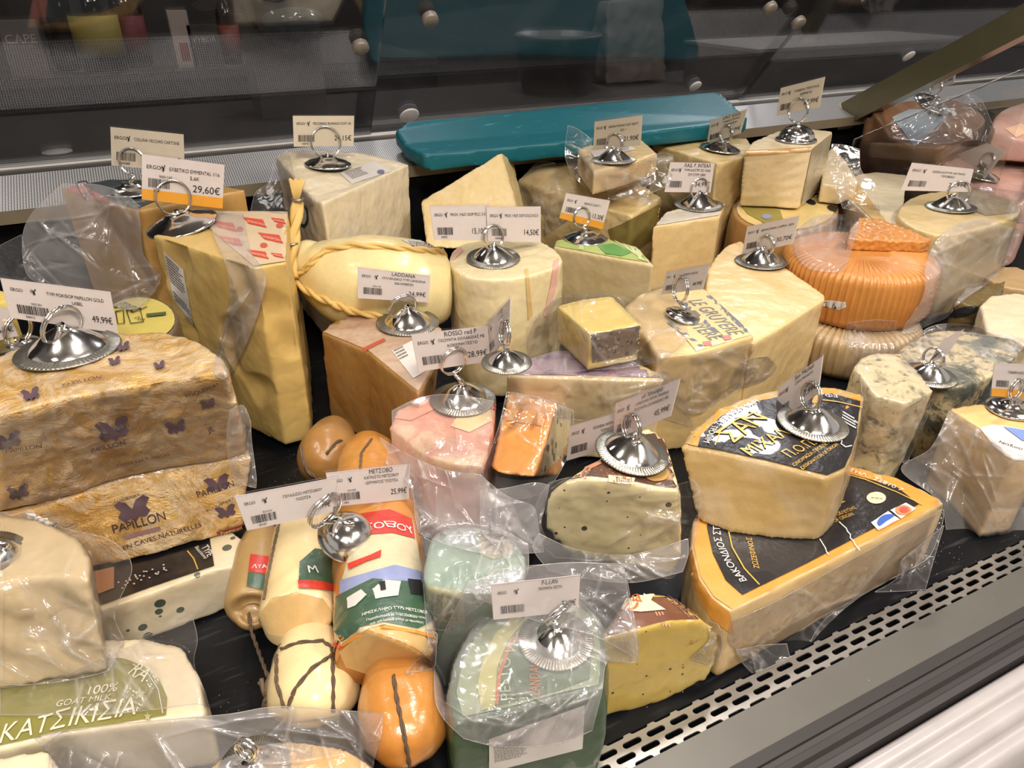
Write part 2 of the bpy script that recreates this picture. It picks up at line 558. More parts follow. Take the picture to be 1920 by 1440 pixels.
def sheet(parent, rows, mat=None, name='plastic_bag', lift=0.004, res=(40, 40), amp=0.0035, wl=26.0, seed=0, bvhs=None, dmax=None, smooth=6, dlist=None, label=None):
    """a film draped over what lies under a grid of image points; (u, v[, extra lift[, fixed depth]])"""
    nr, nc = len(rows), len(rows[0])
    rows = [[tuple(p) + (0.0,) * (3 - len(p)) if len(p) < 3 else tuple(p) for p in r] for r in rows]
    def cr(p0, p1, p2, p3, f):
        return tuple(0.5 * ((2*b) + (c-a)*f + (2*a-5*b+4*c-d)*f*f + (3*b-a-3*c+d)*f**3) for a, b, c, d in zip(p0, p1, p2, p3))
    def samp(A, t):
        K = len(A)
        if K == 2: return tuple(a * (1-t) + b * t for a, b in zip(A[0], A[1]))
        i = min(int(t), K - 2); f = t - i; g = lambda k: A[max(0, min(K-1, k))]
        return cr(g(i-1), g(i), g(i+1), g(i+2), f)
    NR, NC = int(res[0] * 2), int(res[1] * 2)
    G = []
    fixed = any(len(p) > 3 for r in rows for p in r)
    for a in range(NR + 1):
        ta = (nr - 1) * a / NR
        colr = [samp([r[j] for r in rows], ta) for j in range(nc)]
        G.append([samp(colr, (nc - 1) * c / NC) for c in range(NC + 1)])
    Dm = [[None] * (NC + 1) for _ in range(NR + 1)]
    vals = []
    for a in range(NR + 1):
        for c in range(NC + 1):
            g = G[a][c]
            if fixed: d = g[3]
            else:
                h = cast(g[0], g[1], bvhs); d = depth(h[0]) if h else None
                if d is not None and dmax and d > dmax: d = dmax
                if d is None and dmax: d = dmax
            Dm[a][c] = d
            if d is not None: vals.append(d)
    mean = sum(vals) / max(1, len(vals))
    for a in range(NR + 1):
        for c in range(NC + 1):
            if Dm[a][c] is None: Dm[a][c] = mean
    if not fixed:
        for it in range(smooth):
            N = [r[:] for r in Dm]
            for a in range(NR + 1):
                for c in range(NC + 1):
                    s_ = 0; k = 0
                    for da, dc in ((1,0),(-1,0),(0,1),(0,-1)):
                        x, y = a + da, c + dc
                        if 0 <= x <= NR and 0 <= y <= NC: s_ += Dm[x][y]; k += 1
                    N[a][c] = min(Dm[a][c], 0.5 * Dm[a][c] + 0.5 * s_ / k)
            Dm = N
    # pulled creases: sharp crested folds running across the film, fanning out of a few knots
    us = [G[a][c][0] for a in range(NR + 1) for c in range(NC + 1)]; vv = [G[a][c][1] for a in range(NR + 1) for c in range(NC + 1)]
    u0, u1, v0, v1 = min(us), max(us), min(vv), max(vv); span = max(40.0, math.hypot(u1 - u0, v1 - v0))
    rnd = random.Random(seed * 77 + 5)
    nk = max(2, int(span / 110)); knots = [(rnd.uniform(u0, u1), rnd.uniform(v0, v1), rnd.uniform(0, math.pi)) for _ in range(nk)]
    folds = []
    for _ in range(int(14 + span / 8)):
        kx, ky, ka = rnd.choice(knots)
        an = ka + rnd.gauss(0, 0.9); L = rnd.uniform(0.10, 0.45) * span; o = rnd.uniform(-.15, .1) * L
        jx, jy = rnd.gauss(0, span * .10), rnd.gauss(0, span * .10)
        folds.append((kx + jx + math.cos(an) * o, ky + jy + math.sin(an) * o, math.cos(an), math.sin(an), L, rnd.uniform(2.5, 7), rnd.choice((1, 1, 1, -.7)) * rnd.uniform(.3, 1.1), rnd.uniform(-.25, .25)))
    vs = []; fs = []; cr_ = []
    for a in range(NR + 1):
        for c in range(NC + 1):
            g = G[a][c]
            q = Vector((g[0] / 1000 * wl, g[1] / 1000 * wl, seed * 7.3))
            e = amp * 0.55 * noise.noise(q * 0.5); k_ = 0.0
            for x, y, cx, cy, L, wd, am, cv in folds:
                dx, dy = g[0] - x, g[1] - y; al = dx * cx + dy * cy
                if al < 0 or al > L: continue
                al /= L
                dd = abs(-dx * cy + dy * cx - cv * L * al * al)
                if dd > wd * 3.5: continue
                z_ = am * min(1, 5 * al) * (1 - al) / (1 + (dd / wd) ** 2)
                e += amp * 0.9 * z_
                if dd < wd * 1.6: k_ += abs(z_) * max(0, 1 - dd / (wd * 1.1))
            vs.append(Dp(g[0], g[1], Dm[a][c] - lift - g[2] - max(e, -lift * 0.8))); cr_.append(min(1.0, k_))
    for a in range(NR):
        for c in range(NC):
            i = a * (NC + 1) + c
            fs.append((i, i + NC + 1, i + NC + 2, i + 1))
    nf = len(fs)
    mb = MB()
    if lift < 0.0025: return add_flat(name, vs, fs, mat or FILM, parent, label, smooth=True)      # film clinging to the surface
    ring = [a * (NC + 1) for a in range(NR)] + [NR * (NC + 1) + c for c in range(NC)] + [a * (NC + 1) + NC for a in range(NR, 0, -1)] + list(range(NC, 0, -1))
    mb.tube([vs[i] for i in ring], 0.00024, 4, True)
    k0 = len(vs)
    o = add_flat(name, vs + mb.v, fs + [tuple(i + k0 for i in f) for f in mb.f], mat or FILM, parent, label, smooth=True)
    o.data.materials.append(FEDGE)
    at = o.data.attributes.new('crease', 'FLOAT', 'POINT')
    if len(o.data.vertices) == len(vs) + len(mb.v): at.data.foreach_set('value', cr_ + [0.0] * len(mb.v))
    for i in range(nf, len(o.data.polygons)): o.data.polygons[i].material_index = 1
    return o
def bodyq(*bs): return [b.bvh for b in bs]
def rope(parent, pts, r, mat, name='twine', n=7, twist=True):
    """two-strand twisted cord along 3-D points"""
    pts = [Vector(p) for p in pts]
    P = []
    for i in range(len(pts) - 1):
        L = (pts[i+1] - pts[i]).length; k = max(1, int(L / (r * 1.2)))
        for j in range(k): P.append(pts[i].lerp(pts[i+1], j / k))
    P.append(pts[-1])
    mb = MB()
    if not twist:
        mb.tube(P, r, n)
    else:
        for ph in (0, math.pi):
            Q = []
            for i, p in enumerate(P):
                t = (P[min(len(P)-1, i+1)] - P[max(0, i-1)]).normalized(); e = t.orthogonal().normalized(); g = t.cross(e)
                a = ph + i * 0.75
                Q.append(p + (e * math.cos(a) + g * math.sin(a)) * r * 0.5)
            mb.tube(Q, r * 0.62, 6)
    return mb.build(name, mat, parent, True)
def rope_on(b, px, r, mat, name='twine', lift=None, **k):
    P = []
    for i in range(len(px) - 1):
        for j in range(6):
            a = j / 6
            p, n = b.hit(px[i][0]*(1-a)+px[i+1][0]*a, px[i][1]*(1-a)+px[i+1][1]*a)
            P.append(p + n * (r * 0.5 if lift is None else lift))
    p, n = b.hit(*px[-1]); P.append(p + n * (r * 0.5 if lift is None else lift))
    return rope(b.root, P, r, mat, name, **k)
# ------------------------------------------------------------------ the refrigerated counter
steel = NT('brushed_steel')
_n = steel.noise(60, 4, 0.6, 0, steel.obj((0.02, 1, 1)))
steel.prin(Base_Color=steel.mix(_n, (0.42, 0.40, 0.38, 1), (0.56, 0.54, 0.51, 1)), Metallic=0.9, Roughness=steel.rng(_n, 0, 1, 0.32, 0.45))
STEEL = steel.m
t = NT('black_tray_plastic')
scr = t.noise(240, 2, 0.5, 0.0, t.obj((0.12, 1, 1)))
crumb = t.math('LESS_THAN', t.voro(260), 0.075)
t.prin(Base_Color=t.mix(t.math('MULTIPLY', crumb, t.math('GREATER_THAN', t.noise(40), 0.52)), t.mix(t.rng(scr, 0.6, 0.75), (0.006, 0.007, 0.009, 1), (0.03, 0.03, 0.033, 1)), (0.55, 0.5, 0.4, 1)),
       Roughness=0.38, Specular_IOR_Level=0.22)
BLACK = t.m
t = NT('satin_grey_plate')
nn = t.noise(12, 5, 0.6)
sp = t.math('LESS_THAN', t.voro(90), 0.05)
t.prin(Base_Color=t.mix(t.math('MULTIPLY', sp, t.math('GREATER_THAN', t.noise(30), 0.6)), t.mix(nn, (0.13, 0.122, 0.11, 1), (0.18, 0.17, 0.155, 1)), (0.7, 0.66, 0.6, 1)), Metallic=0.35, Roughness=0.42)
PLATE = t.m
t = NT('perforated_duct_plate')
sxyz = t.n('ShaderNodeSeparateXYZ'); t.set(sxyz.inputs[0], t.obj())
k_ = 2 * math.pi / 0.0058
dots = t.math('MULTIPLY', t.math('SINE', t.math('MULTIPLY', sxyz.outputs[0], k_)), t.math('SINE', t.math('MULTIPLY', sxyz.outputs[1], k_)))
t.prin(Base_Color=t.mix(t.math('GREATER_THAN', t.math('ABSOLUTE', dots), 0.42), (0.58, 0.58, 0.58, 1), (0.06, 0.06, 0.06, 1)), Metallic=0.3, Roughness=0.35)
DUCT = t.m
RUB = simple('dark_rubber_seal', '#34302f', 0.5)
DGREY = simple('dark_sill_plastic', '#4b4744', 0.35, 0.2)
WHITE = simple('white_bumper_vinyl', '#b4aeae', 0.32, coat=0.2)
CREAM = simple('cream_lip_paint', '#7c705c', 0.4)

case = thing('refrigerated_counter', 'refrigerated deli counter with black tray, slotted steel grille and white bumper rail', 'counter', (0.6, 0.2, -0.02))
XL, XR = -0.75, 2.3
m = MB(); m.box((XL, 0.222, -0.03), (XR, 1.02, 0)); m.box((XL, 1.0, 0), (XR, 1.02, 0.158)); m.build('tray', BLACK, case)
# grille with stadium slots
def grille():
    mb = MB(); px = 0.0182; py = 0.0068; L = 0.0136; W = 0.0040; th = 0.0012
    y1 = 0.2225
    def cell(x, y, hx, ylo, yhi, full=True):
        R = W / 2; N = 6; ring = []
        for s_, a0 in ((1, -90), (-1, 90)):
            for k in range(N + 1):
                a = math.radians(a0 + 180 * k / N)
                ring.append((x + s_ * (L/2 - R) + R * math.cos(a), y + R * math.sin(a)))
        def outer(p):
            dx, dy = p[0] - x, p[1] - y
            k = min(hx / abs(dx) if abs(dx) > 1e-9 else 1e9, (py/2) / abs(dy) if abs(dy) > 1e-9 else 1e9)
            return (x + dx * k, y + dy * k)
        cl = lambda p: (p[0], min(yhi, max(ylo, p[1])))
        out = [outer(p) for p in ring]
        n = len(ring)
        # insert exact corners by pushing nearest outer points to the corners
        for cx, cy in ((hx, py/2), (hx, -py/2), (-hx, py/2), (-hx, -py/2)):
            i = min(range(n), key=lambda i: (out[i][0]-x-cx)**2 + (out[i][1]-y-cy)**2); out[i] = (x + cx, y + cy)
        vs = []
        for z in (0, -th):
            vs += [(*cl(p), z) for p in ring] + [(*cl(p), z) for p in out]
        fs = []
        for i in range(n):
            j = (i + 1) % n
            fs.append((i, j, n + j, n + i)); fs.append((i, 2*n + i, 2*n + j, j)); fs.append((2*n + i, 3*n + i, 3*n + j, 2*n + j))
        mb.add(vs, fs)
    k0, k1 = int(-0.35 / px), int(1.0 / px)
    for row in range(4):
        y = y1 - row * py
        for k in range(k0, k1):
            x = (k + (0.5 if row % 2 else 0)) * px
            lo = y - py/2 if row < 3 else y
            hi = y + py/2 if row > 0 else y
            cell(x, y, px/2, lo, hi)
    return mb
g = grille(); g.build('slotted_grille', STEEL, case)
m = MB(); m.box((XL, 0.2015, -0.05), (XR, 0.2218, -0.03)); m.build('drain_channel', BLACK, case)
m = MB(); m.box((XL, 0.176, -0.02), (XR, 0.202, 0.0)); m.build('front_plate', PLATE, case)
m = MB()
prof = [(0.1762, 0.0), (0.1690, -0.0008), (0.1685, -0.003), (0.1645, -0.004), (0.1640, -0.0015), (0.160, -0.002), (0.158, -0.005), (0.1540, -0.0055), (0.1535, -0.003), (0.1495, -0.004), (0.149, -0.03), (0.1762, -0.03)]
m.add([(x, y, z) for x in (XL, XR) for y, z in prof], [(i, (i+1) % 12, 12 + (i+1) % 12, 12 + i) for i in range(12)])
m.build('glass_seal', RUB, case)
m = MB()
prof = [(0.1470, -0.009), (0.144, -0.004), (0.138, -0.003), (0.1345, -0.0055), (0.134, -0.008), (0.131, -0.0095), (0.1295, -0.007), (0.124, -0.008), (0.1205, -0.012), (0.1195, -0.016), (0.1165, -0.018), (0.1150, -0.016), (0.109, -0.024), (0.104, -0.038), (0.102, -0.06), (0.147, -0.06)]
n_ = len(prof)
m.add([(x, y, z) for x in (XL, XR) for y, z in prof], [(i, (i+1) % n_, n_ + (i+1) % n_, n_ + i) for i in range(n_)])
m.build('bumper_rail', WHITE, case, True)
m = MB(); m.box((XL, 0.30, -0.85), (XR, 1.1, -0.051)); m.build('plinth', simple('plinth_grey', '#7d7772', 0.5), case)
# rear air duct ledge
def slab4(name, pts, th, mat, parent=case):
    a, b, c, d = [Vector(p) for p in pts]; n = (b - a).cross(d - a).normalized() * th
    mb = MB(); mb.add([a, b, c, d, a - n, b - n, c - n, d - n], [(0,1,2,3),(7,6,5,4),(0,4,5,1),(1,5,6,2),(2,6,7,3),(3,7,4,0)])
    return mb.build(name, mat, parent)
slab4('air_duct_ledge', [(XL, 0.970, 0.183), (XR, 0.970, 0.183), (XR, 1.045, 0.206), (XL, 1.045, 0.206)], 0.002, DUCT)
m = MB(); m.box((XL, 0.969, 0.168), (XR, 0.9735, 0.183)); m.build('ledge_lip', CREAM, case)
m = MB(); m.box((XL, 1.045, 0.19), (XR, 1.108, 0.2)); m.build('sill', DGREY, case)
m = MB(); m.box((XL, 1.108, 0.19), (XR, 1.114, 0.2035)); m.build('door_track', simple('bright_track', '#f0eee8', 0.3, 0.1), case)
# dark worktop behind the doors
t = NT('dark_worktop_steel')
q = t.noise(50, 4, 0.6, 0, t.obj((0.03, 1, 1)))
t.prin(Base_Color=t.mix(q, (0.075, 0.072, 0.07, 1), (0.12, 0.115, 0.11, 1)), Metallic=0.4, Roughness=t.rng(q, 0, 1, 0.28, 0.42))
WTOP = t.m
m = MB(); m.box((XL, 1.114, 0.16), (3.2, 1.56, 0.198)); m.build('worktop', WTOP, case)
# divider bar and pane
BARD = Vector((-0.008, -0.85, 0.526)).normalized()
BAR = simple('bronze_tinted_steel', '#8d8467', 0.28, 0.75)
p0 = Vector((1.186, 0.985, 0.165)); up = Vector((1, 0, 0)).cross(BARD).normalized(); up = up if up.z > 0 else -up
e1 = p0 + BARD * 1.3
mb = MB()
for s0 in (p0,):
    q = []
    for pp in (p0, e1):
        for dx, du in ((0, 0), (0.03, 0), (0.03, 0.042), (0, 0.042)):
            q.append(pp + Vector((dx, 0, 0)) + up * du)
    mb.add(q, [(0,1,2,3),(7,6,5,4),(0,4,5,1),(1,5,6,2),(2,6,7,3),(3,7,4,0)])
mb.build('divider_bar', BAR, case)
mb = MB(); q = []
for pp in (p0 - BARD * 0.03, p0 + BARD * 0.001):
    for dx, du in ((-0.001, -0.001), (0.031, -0.001), (0.031, 0.043), (-0.001, 0.043)): q.append(pp + Vector((dx, 0, 0)) + up * du)
mb.add(q, [(0,1,2,3),(7,6,5,4),(0,4,5,1),(1,5,6,2),(2,6,7,3),(3,7,4,0)])
mb.build('bar_end_cap', simple('pale_end_cap', '#d9d4c4', 0.4), case)

def glassmat(name, refl, tint, haze=0.0, rough=0.02):
    t = NT(name)
    tr = t.n('ShaderNodeBsdfTransparent'); tr.inputs[0].default_value = tint
    gl = t.n('ShaderNodeBsdfGlossy'); gl.inputs['Roughness'].default_value = rough
    fr = t.n('ShaderNodeFresnel'); fr.inputs[0].default_value = 1.49
    sm = t.noise(7, 5, 0.65, 1.2); du = t.math('LESS_THAN', t.voro(60), 0.02)
    df = t.n('ShaderNodeBsdfDiffuse'); df.inputs[0].default_value = (0.8, 0.78, 0.75, 1)
    m0 = t.n('ShaderNodeMixShader')
    t.set(m0.inputs[0], t.math('ADD', t.math('MULTIPLY', t.rng(sm, 0.45, 0.75), haze), t.math('MULTIPLY', du, 0.35)))
    t.set(m0.inputs[1], tr.outputs[0]); t.set(m0.inputs[2], df.outputs[0])
    m1 = t.n('ShaderNodeMixShader'); t.set(m1.inputs[0], t.math('MULTIPLY', fr.outputs[0], refl))
    t.set(m1.inputs[1], m0.outputs[0]); t.set(m1.inputs[2], gl.outputs[0]); t.set(t.out.inputs[0], m1.outputs[0])
    return t.m
ACR = glassmat('acrylic_door', 0.6, (0.74, 0.74, 0.76, 1), 0.03)
PANE = glassmat('clear_divider', 1.0, (0.95, 0.95, 0.96, 1), 0.05)
# sliding acrylic doors, leaning towards the customer
DU = Vector((-0.05, -0.67, 0.74)).normalized()
KN = simple('grey_door_knob', '#8f877d', 0.4, 0.3); WK = simple('white_bright_spot', '#e4dfdb', 0.35)  # white discs stand in for bright round spots, one a lamp glare
def door(xa, xb, off, knobs, caps):
    a = Vector((xa, 1.111 + off, 0.2036)); b = Vector((xb, 1.111 + off, 0.2036))
    n = Vector((1, 0, 0)).cross(DU).normalized()     # faces down and towards the customer
    mb = MB(); th = n * 0.003
    q = [a, b, b + DU * 0.8, a + DU * 0.8]; mb.add(q + [p + th for p in q], [(0,1,2,3),(7,6,5,4),(0,4,5,1),(1,5,6,2),(2,6,7,3),(3,7,4,0)])
    d = mb.build('sliding_door', ACR, case)
    nf = n if n.dot(CAM - a) > 0 else -n
    for u, v, r, mt, nm in knobs:
        dd = ray(u, v); t_ = (a - CAM).dot(n) / dd.dot(n); c = CAM + dd * t_
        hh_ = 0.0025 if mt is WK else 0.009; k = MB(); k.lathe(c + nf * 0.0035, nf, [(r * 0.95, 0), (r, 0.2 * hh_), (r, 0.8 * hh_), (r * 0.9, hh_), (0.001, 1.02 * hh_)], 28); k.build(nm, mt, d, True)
    return d
door(-0.75, 0.312, 0.000, [(673, 79, 0.0105, KN, 'finger_knob')], [])
door(0.290, 1.05, 0.012, [(803, 27, 0.0105, KN, 'finger_knob'), (1302, 158, 0.0115, WK, 'bright_spot_disc'), (766, 212, 0.015, WK, 'bright_spot_disc')], [])
door(1.03, 1.90, 0.000, [(1440, 8, 0.011, KN, 'finger_knob'), (1493, 36, 0.012, KN, 'finger_knob'), (1702, 102, 0.0125, WK, 'bright_spot_disc')], [])
c = Z(108, 287, 0.198); k = MB(); k.lathe(c + Vector((0, 0, 0.0005)), (0, 0, 1), [(0.019, 0), (0.019, 0.002), (0.001, 0.0022)], 32); k.build('bright_spot_disc', WK, case, True)  # white disc added for the bright spot on the worktop
# divider pane under the bar: clear sheet with a bright chipped edge
def xplane(u, v, x):
    d = ray(u, v); return CAM + d * (x / d.x)
ea, eb = xplane(1600, 262, 1.16), xplane(1945, 118, 1.16)
mb = MB(); q = [ea, eb, Vector((1.16, eb.y, 0.002)), Vector((1.16, ea.y, 0.002))]
mb.add(q + [p + Vector((0.004, 0, 0)) for p in q], [(0,1,2,3),(7,6,5,4),(0,4,5,1),(1,5,6,2),(2,6,7,3),(3,7,4,0)])
pane = mb.build('divider_pane', PANE, case)
mb = MB(); K = 60; rnd = random.Random(3)
mb.tube([ea.lerp(eb, i / K) + Vector((0.002, rnd.uniform(-.0012, .0012), rnd.uniform(-.001, .001))) for i in range(K + 1)], [rnd.uniform(0.0006, 0.0018) for i in range(K + 1)], 6)
mb.build('chipped_edge', simple('bright_chipped_edge', '#f2f0ee', 0.2), pane)

# ------------------------------------------------------------------ the room
def struct(name, lo, hi, mat):
    mb = MB(); mb.box(lo, hi); o = mb.build(name, mat); o['kind'] = 'structure'
t = NT('floor_wood')
t.prin(Base_Color=t.mix(t.noise(4, 4, 0.6, 0, t.obj((1, 6, 1))), (0.10, 0.075, 0.045, 1), (0.2, 0.16, 0.1, 1)), Roughness=0.5)
struct('floor', (-4, -3.5, -0.9), (5, 4, -0.85), t.m)
DARKW = simple('dark_wall_paint', '#2a2421', 0.55)
struct('wall_back', (-4, 2.6, -0.85), (5, 2.7, 2.6), DARKW)
struct('wall_front', (-4, -3.5, -0.85), (5, -3.4, 2.6), simple('shop_wall_paint', '#a5998c', 0.6))
struct('ceiling', (-4, -3.5, 2.6), (5, 2.7, 2.65), simple('ceiling_paint', '#c9c0b6', 0.8))
t = NT('fill_panel_glow'); em = t.n('ShaderNodeEmission'); em.inputs[0].default_value = (1, 0.94, 0.87, 1); em.inputs[1].default_value = 9.0; t.set(t.out.inputs[0], em.outputs[0])
LIT = t.m; FRAMEM = simple('white_lamp_frame', '#d8d4cf', .4)
for k, (x, y) in enumerate(((-0.9, -1.9), (0.4, -1.9), (1.7, -1.9), (-0.3, -2.9), (1.1, -2.9), (2.6, -0.9), (-1.6, -0.6))):  # unseen panels added for front fill and bright reflections in the film
    r_ = thing('fill_panel', 'square lit ceiling panel added out of view for front fill', 'added ceiling light', (x, y, 2.56), 'added fill panels over the aisle')
    mb = MB(); mb.box((x - .28, y - .28, 2.565), (x + .28, y + .28, 2.57)); mb.build('diffuser', LIT, r_)
    mb = MB(); mb.box((x - .31, y - .31, 2.57), (x + .31, y + .31, 2.5995)); mb.build('frame', FRAMEM, r_)
for lo_b in [o for o in S.objects if o.type == 'LIGHT']:  # housings and cords added around the out-of-view area lights
    p_ = lo_b.location; ax_ = (lo_b.matrix_basis.to_3x3() @ Vector((0, 0, 1))).normalized(); rr_ = lo_b.data.size / 2
    r_ = thing('unseen_lamp', 'round spotlight in an added housing above the deli counter', 'unseen_lamp', tuple(p_), 'unseen lamps above the counter')
    mb = MB(); mb.lathe(p_ + ax_ * 0.003, ax_, [(rr_, 0), (rr_ * 1.04, 0), (rr_ * 1.04, .03), (rr_ * .6, .12), (.001, .13)], 28); mb.build('housing', FRAMEM, r_, True)
    q_ = p_ + ax_ * 0.13; mb = MB(); mb.tube([q_, Vector((q_.x, q_.y, 2.599))], .006, 6); mb.build('cord', simple('lamp_cord', '#2b2725', .5), r_)
# ------------------------------------------------------------------ things behind the doors
TEAL = NT('teal_board_plastic')
sc_ = TEAL.noise(160, 3, 0.6, 0.8, TEAL.obj((0.25, 1, 1)))
TEAL.prin(Base_Color=TEAL.mix(TEAL.rng(sc_, 0.62, 0.76), C('#0f5f6b'), C('#3f8f99')), Roughness=0.4, Specular_IOR_Level=0.4, Normal=TEAL.bump(sc_, 0.15, 0.001))
zf, zb_ = 0.207, 0.234            # the board lies on the slope of the ledge
cr_ = [Z(795, 291, zf), Z(1060, 266, zf), Z(1385, 229, zf), Z(1402, 221, zf + .003), Z(1352, 173, zb_), Z(1335, 171, zb_), Z(1000, 204, zb_), Z(765, 225, zb_), Z(740, 243, zf + .018), Z(757, 270, zf + .006)]
lo_ = [p - Vector((0, 0, 0.021)) for p in cr_]
vs, fs = prism(cr_, lo_, 0, 2); vs, fs = remesh(vs, fs, 0.003, 5, 0.0, 20)
rb = thing('cutting_board', 'teal plastic cutting board lying on the rear ledge behind the cheeses', 'cutting board', tuple(sum(lo_, Vector()) / len(lo_)))
add('board', vs, fs, TEAL.m, rb); Body(vs, fs)
# back shelf with bottles
sh = thing('back_shelf', 'dark shelf unit of bottles behind the counter', 'shelf', (0.2, 1.8, -0.85))
m = MB(); m.box((-1.6, 1.62, -0.85), (0.62, 2.3, 0.235)); m.build('cabinet', simple('shelf_black', '#171413', 0.35), sh)
m = MB(); m.box((-1.6, 1.615, 0.235), (0.62, 2.3, 0.250)); m.build('shelf_board', simple('shelf_edge_grey', '#5a5450', 0.3, 0.5), sh)
BOT = simple('dark_bottle_glass', '#15100c', 0.08, coat=0.6); GOLD = simple('gold_foil_cap', '#a58a3c', 0.35, 0.7)
def bottle(x, y, r, h, lab, label, foil=GOLD):
    r_ = thing('bottle', label, 'bottle', (x, y, 0.25), 'bottles on the back shelf')
    mb = MB(); mb.lathe((x, y, 0.2502), (0, 0, 1), [(r*.9, 0), (r, .004), (r, h*.55), (r*.85, h*.64), (r*.36, h*.74), (r*.34, h*.95), (r*.34, h)], 28); mb.build('glass', BOT, r_, True)
    if lab:
        mb = MB(); mb.lathe((x, y, 0.2502), (0, 0, 1), [(r+.0006, h*.12), (r+.0006, h*.45)], 28); mb.build('paper_label', simple('lab_' + lab, '#' + lab, 0.6), r_, True)
    mb = MB(); mb.lathe((x, y, 0.2502), (0, 0, 1), [(r*.36, h*.88), (r*.37, h*1.005), (.001, h*1.01)], 20); mb.build('foil_cap', foil, r_, True)
def sx(u, y):   # x of an image column on the shelf at depth y
    return Yp(u, 95, y).x
bottle(sx(190, 1.7), 1.7, 0.042, 0.21, '9a8a3e', 'dark bottle with round yellow label and gold cap on the back shelf')
bottle(sx(250, 1.75), 1.75, 0.032, 0.2, '6e2a2a', 'dark bottle with small red label right of the yellow labelled one')
bottle(sx(130, 1.74), 1.74, 0.034, 0.22, None, 'plain dark bottle left of the yellow labelled one')
bottle(sx(435, 1.70), 1.70, 0.02, 0.16, '7a3020', 'thin bottle with a reddish neck at the right end of the shelf', simple('red_cap', '#8a3324', .4))
for u, wd, h, c_, lb in ((48, .06, .09, '6d6660', 'grey carton reading CAPE standing at the left of the back shelf'), (345, .035, .10, 'a89c90', 'pale carton with a red figure on the back shelf'), (385, .055, .075, '3a3634', 'dark carton reading VYBOR on the back shelf')):
    x = sx(u, 1.68); r_ = thing('carton', lb, 'box', (x, 1.68, .25))
    mb = MB(); mb.box((x - wd/2, 1.66, .2502), (x + wd/2, 1.70, .25 + h)); mb.build('box', simple('carton_' + c_, '#' + c_, .6), r_)
    txt = {48: 'CAPE', 385: 'VYBOR'}.get(u)
    if txt:
        vs, fs, W = glyphs(txt, .02); k = wd * .8 / W
        add_flat('printed_text', [Vector((x - wd*.4 + p.x*k, 1.6595, .25 + h*.6 + p.y*k)) for p in vs], fs, simple('grey_print', '#b5aea6', .6), r_)
    else:
        mb = MB(); mb.box((x - .008, 1.6593, .262), (x + .008, 1.66, .295)); mb.build('red_figure', simple('red_print', '#8a3b30', .6), r_)
# weighing scale / dispenser column behind the left door
SCG = simple('scale_grey_plastic', '#5d5853', 0.45); SCD = simple('scale_dark_plastic', '#1d2326', 0.3)
x, y = Yp(535, 60, 1.35).x, 1.35
r_ = thing('weighing_scale', 'grey column scale with dark head and clear bowl behind the left sliding door', 'scale', (x, y, .198))
m = MB(); m.box((x - .06, y - .02, .1985), (x + .05, y + .08, .36)); m.build('column', SCG, r_)
m = MB(); m.box((x - .055, y - .07, .345), (x + .07, y + .06, .43)); m.build('head', SCD, r_)
m = MB(); m.lathe((x, y - .07, .315), (0, 0.5, 1), [(.02, 0), (.045, .012), (.052, .035), (.05, .035), (.043, .014), (.001, .004)], 32); m.build('bowl', simple('smoked_bowl', '#59605e', .1, coat=.8), r_, True)
# steel container and bagged goods on the worktop at the right
a = Z(1440, 178, .198); x0, y0 = a.x, 1.19
r_ = thing('steel_container', 'brushed steel food container standing behind the right sliding door', 'container', (x0 + .3, y0 + .1, .198))
m = MB(); m.box((x0 - .02, y0, .1985), (x0 + .62, y0 + .22, .275)); m.build('bin', simple('container_steel', '#8b8681', .3, .75), r_)
m = MB(); m.box((x0 - .026, y0 - .006, .275), (x0 + .626, y0 + .226, .281)); m.build('rim', STEEL, r_)
x0 = Yp(1060, 90, 1.35).x
r_ = thing('plastic_tub', 'dark plastic tub under the middle sliding door', 'tub', (x0, 1.35, .198))
m = MB(); m.lathe((x0, 1.38, .1985), (0, 0, 1), [(.07, 0), (.085, .10), (.09, .105), (.085, .11), (.07, .02), (.001, .015)], 32); m.build('bowl', simple('tub_plastic', '#57504a', .4), r_, True)
x0 = Yp(1180, 20, 1.45).x
r_ = thing('paper_bag', 'crumpled pale bag standing on the worktop behind the middle door', 'bag', (x0, 1.45, .198))
vs, fs = prism([Vector((x0 - .07, 1.43, .36)), Vector((x0 + .07, 1.43, .37)), Vector((x0 + .07, 1.47, .37)), Vector((x0 - .07, 1.47, .36))], [Vector((x0 - .08, 1.40, .205)), Vector((x0 + .08, 1.40, .205)), Vector((x0 + .08, 1.50, .205)), Vector((x0 - .08, 1.50, .205))])
vs, fs = remesh(vs, fs, .005, 2, .005, 30); add('pouch', vs, fs, simple('pale_bag_paper', '#6e655d', .6), r_)
# tin under the bumper, lower right corner
b_ = Z(1905, 1425, -0.3)
r_ = thing('wicker_basket', 'brown round basket below the white bumper rail', 'basket', (b_.x, b_.y - .1, -0.85))
m = MB(); m.lathe((b_.x + .02, b_.y - .03, -0.8495), (0, 0, 1), [(.11, 0), (.14, .5), (.147, .51), (.147, .53), (.138, .53), (.135, .5), (.1, .02), (.001, .015)], 48); m.build('bowl', simple('basket_brown', '#6a5a36', .45), r_, True)
